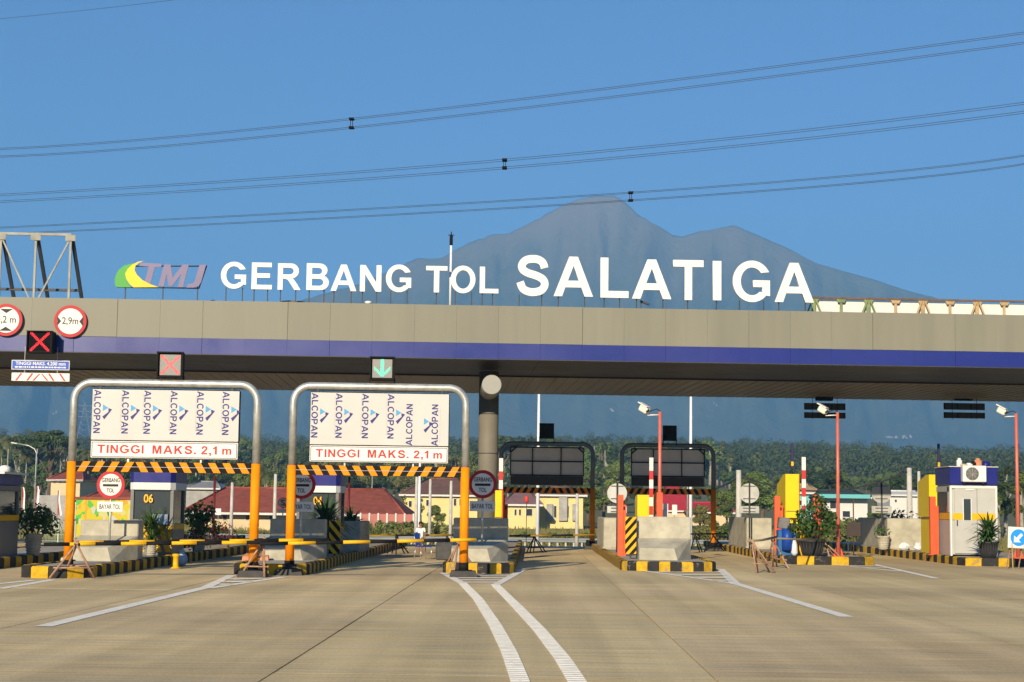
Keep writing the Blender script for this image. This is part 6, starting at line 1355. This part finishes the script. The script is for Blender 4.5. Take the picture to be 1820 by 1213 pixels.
# ------------------------------------------------------------------ potted plants
def potted(label, px, pyb, Y, pot_h, pot_r, plant_top, kind, potm, z=KH-.03, nleaf=420, leaf=.075, width=.6, ribs=True):
    a = at(px, pyb, Y); t = thing('potted_plant', label, 'potted plant', (a.x, Y, z), 0, 'potted plants on the islands'); h = pot_h
    b = MB(); b.lathe([(pot_r*.68, 0), (pot_r*.8, h*.3), (pot_r*.97, h*.88), (pot_r*1.06, h*.9), (pot_r*1.06, h), (pot_r*.93, h), (pot_r*.9, h*.86)], n=30); pt = obj('pot', b, potm, t)
    if ribs:
        b = MB()
        for k in range(20):
            q = k*math.pi/10; b.tube([(pot_r*.70*math.cos(q), pot_r*.70*math.sin(q), .02), (pot_r*.82*math.cos(q), pot_r*.82*math.sin(q), h*.3), (pot_r*.98*math.cos(q), pot_r*.98*math.sin(q), h*.86)], .016, 5)
        obj('pot_ribs', b, potm, pt)
    else:
        b = MB()
        for k in range(6): rr = pot_r*(.72+.045*k); b.lathe([(rr, h*(.06+.13*k)), (rr+.03, h*(.1+.13*k)), (rr, h*(.14+.13*k))], n=26)
        obj('pot_bands', b, potm, pt)
    b = MB(); b.lathe([(.0, h*.87), (pot_r*.9, h*.86)], n=24); obj('soil', b, SOIL, t)
    H_ = at(px, plant_top, Y).z-z
    if kind == 'bush':
        bl = [(random.gauss(0, width*.4), random.gauss(0, width*.3), random.uniform(h+.15, H_-.15), random.uniform(.22, .36), 1.0) for _ in range(11)]
        C, N = crown_pts(bl, nleaf*6.0/11); V, Fc = leaf_quads(C, N, leaf, .9); m = np_mesh('leaves', V, Fc); obj('leaves', m, POTG, t)
        b = MB()
        for _ in range(7): b.tube([(random.gauss(0, .05), random.gauss(0, .05), h*.8), (random.gauss(0, width*.3), random.gauss(0, width*.3), H_*.85)], [.018, .008], 5)
        obj('stems', b, BARK, t)
    elif kind == 'arch':                     # arching strap leaves
        V = []; Fc = []
        for k in range(210):
            q = random.uniform(0, 6.283); el = random.uniform(.15, 1.4); ln = (H_-h)*random.uniform(.45, 1.0); p = np.array([random.gauss(0, .05), random.gauss(0, .05), h*.9+random.random()*(H_-h)*.45]); d = np.array([math.cos(q)*math.cos(el), math.sin(q)*math.cos(el), math.sin(el)]); sd_ = np.array([-math.sin(q), math.cos(q), 0])*leaf*.45; ln *= .95
            for i in range(6):
                u = i/6; u2 = (i+1)/6; p2 = p+d*ln/6; w1_, w2_ = math.sin(math.pi*(u*.85+.15)), math.sin(math.pi*min(1, u2*.85+.15)); o = len(V); V += [p-sd_*w1_, p+sd_*w1_, p2+sd_*w2_, p2-sd_*w2_]; Fc.append((o, o+1, o+2, o+3)); p = p2; d = d+np.array([0, 0, -.22]); d /= np.linalg.norm(d)
        obj('leaves', np_mesh('leaves', np.array(V), np.array(Fc)), POTG, t)
        b = MB()
        for _ in range(6): b.tube([(random.gauss(0, .05), random.gauss(0, .05), h*.8), (random.gauss(0, .09), random.gauss(0, .09), h+(H_-h)*.5)], [.02, .012], 5)
        obj('stems', b, BARK, t)
    return t
s_ = lambda p, Y: p*Y/3000
potted('big black ribbed tub with a leafy green plant beside the tall yellow cabinet', 1443, 985, 55.7, s_(29, 55.7), s_(22, 55.7), 880, 'bush', POTBLK, nleaf=1700, leaf=.085, width=.75)
potted('black ribbed pot with arching leaves in front of the white booth', 1757, 988, 56.7, s_(29, 56.7), s_(17, 56.7), 912, 'arch', POTBLK, leaf=.085)
potted('whitewashed banded pot with dark green bush beside the left booth', 58, 1000, 46.2, s_(38, 46.2), s_(15, 46.2), 905, 'bush', POTW, ribs=False, nleaf=1500, leaf=.07, width=.6)
potted('pot with bright green bush right of booth 06', 352, 990, 52.0, s_(30, 52), s_(14, 52), 897, 'bush', POTW, ribs=False, nleaf=1600, leaf=.075, width=.7)
potted('pot with feathery leaves in front of booth 06', 268, 990, 46.9, s_(28, 46.9), s_(10, 46.9), 896, 'arch', POTW, ribs=False, leaf=.05)
potted('pot of dark strap leaves beside booth 04', 577, 985, 49.6, s_(30, 49.6), s_(12, 49.6), 880, 'arch', POTW, ribs=False, leaf=.08)
potted('pot of dark drooping leaves behind the cream wall near booth 04', 622, 985, 55.5, s_(30, 55.5), s_(12, 55.5), 897, 'arch', POTW, ribs=False, leaf=.08)
potted('whitewashed banded pot half behind the stained cream wall', 1570, 975, 67.6, s_(24, 67.5), s_(11, 67.5), 935, 'bush', POTW, ribs=False, nleaf=160, leaf=.06, width=.3)
potted('pot with dark bush behind the stained cream wall', 1597, 960, 74.5, s_(30, 74), s_(16, 74), 903, 'bush', POTBLK, nleaf=500, leaf=.09, width=.6)
for px_, Y, lab in ((372, 56, 'low red-leaved plant right of the booth 06 bush'), (405, 58, 'low red-leaved clump near the right leg of the left gantry'), (345, 50.5, 'small red-leaved plant at the foot of the booth 06 bush')):
    a = at(px_, 960, Y); t = thing('red_plant', lab, 'plant', (a.x, Y, KH-.03 if a.x < -9.95 else 0), 0, 'red-leaved plants'); bl = [(random.gauss(0, .18), random.gauss(0, .15), random.uniform(.25, .75), .2, 1) for _ in range(7)]
    C, N = crown_pts(bl, 420); V, Fc = leaf_quads(C, N, .06); obj('leaves', np_mesh('leaves', V, Fc), POTR, t); b = MB()
    for _ in range(5): b.tube([(random.gauss(0, .03), 0, 0), (random.gauss(0, .15), random.gauss(0, .1), .6)], .012, 5)
    obj('stems', b, BARK, t)
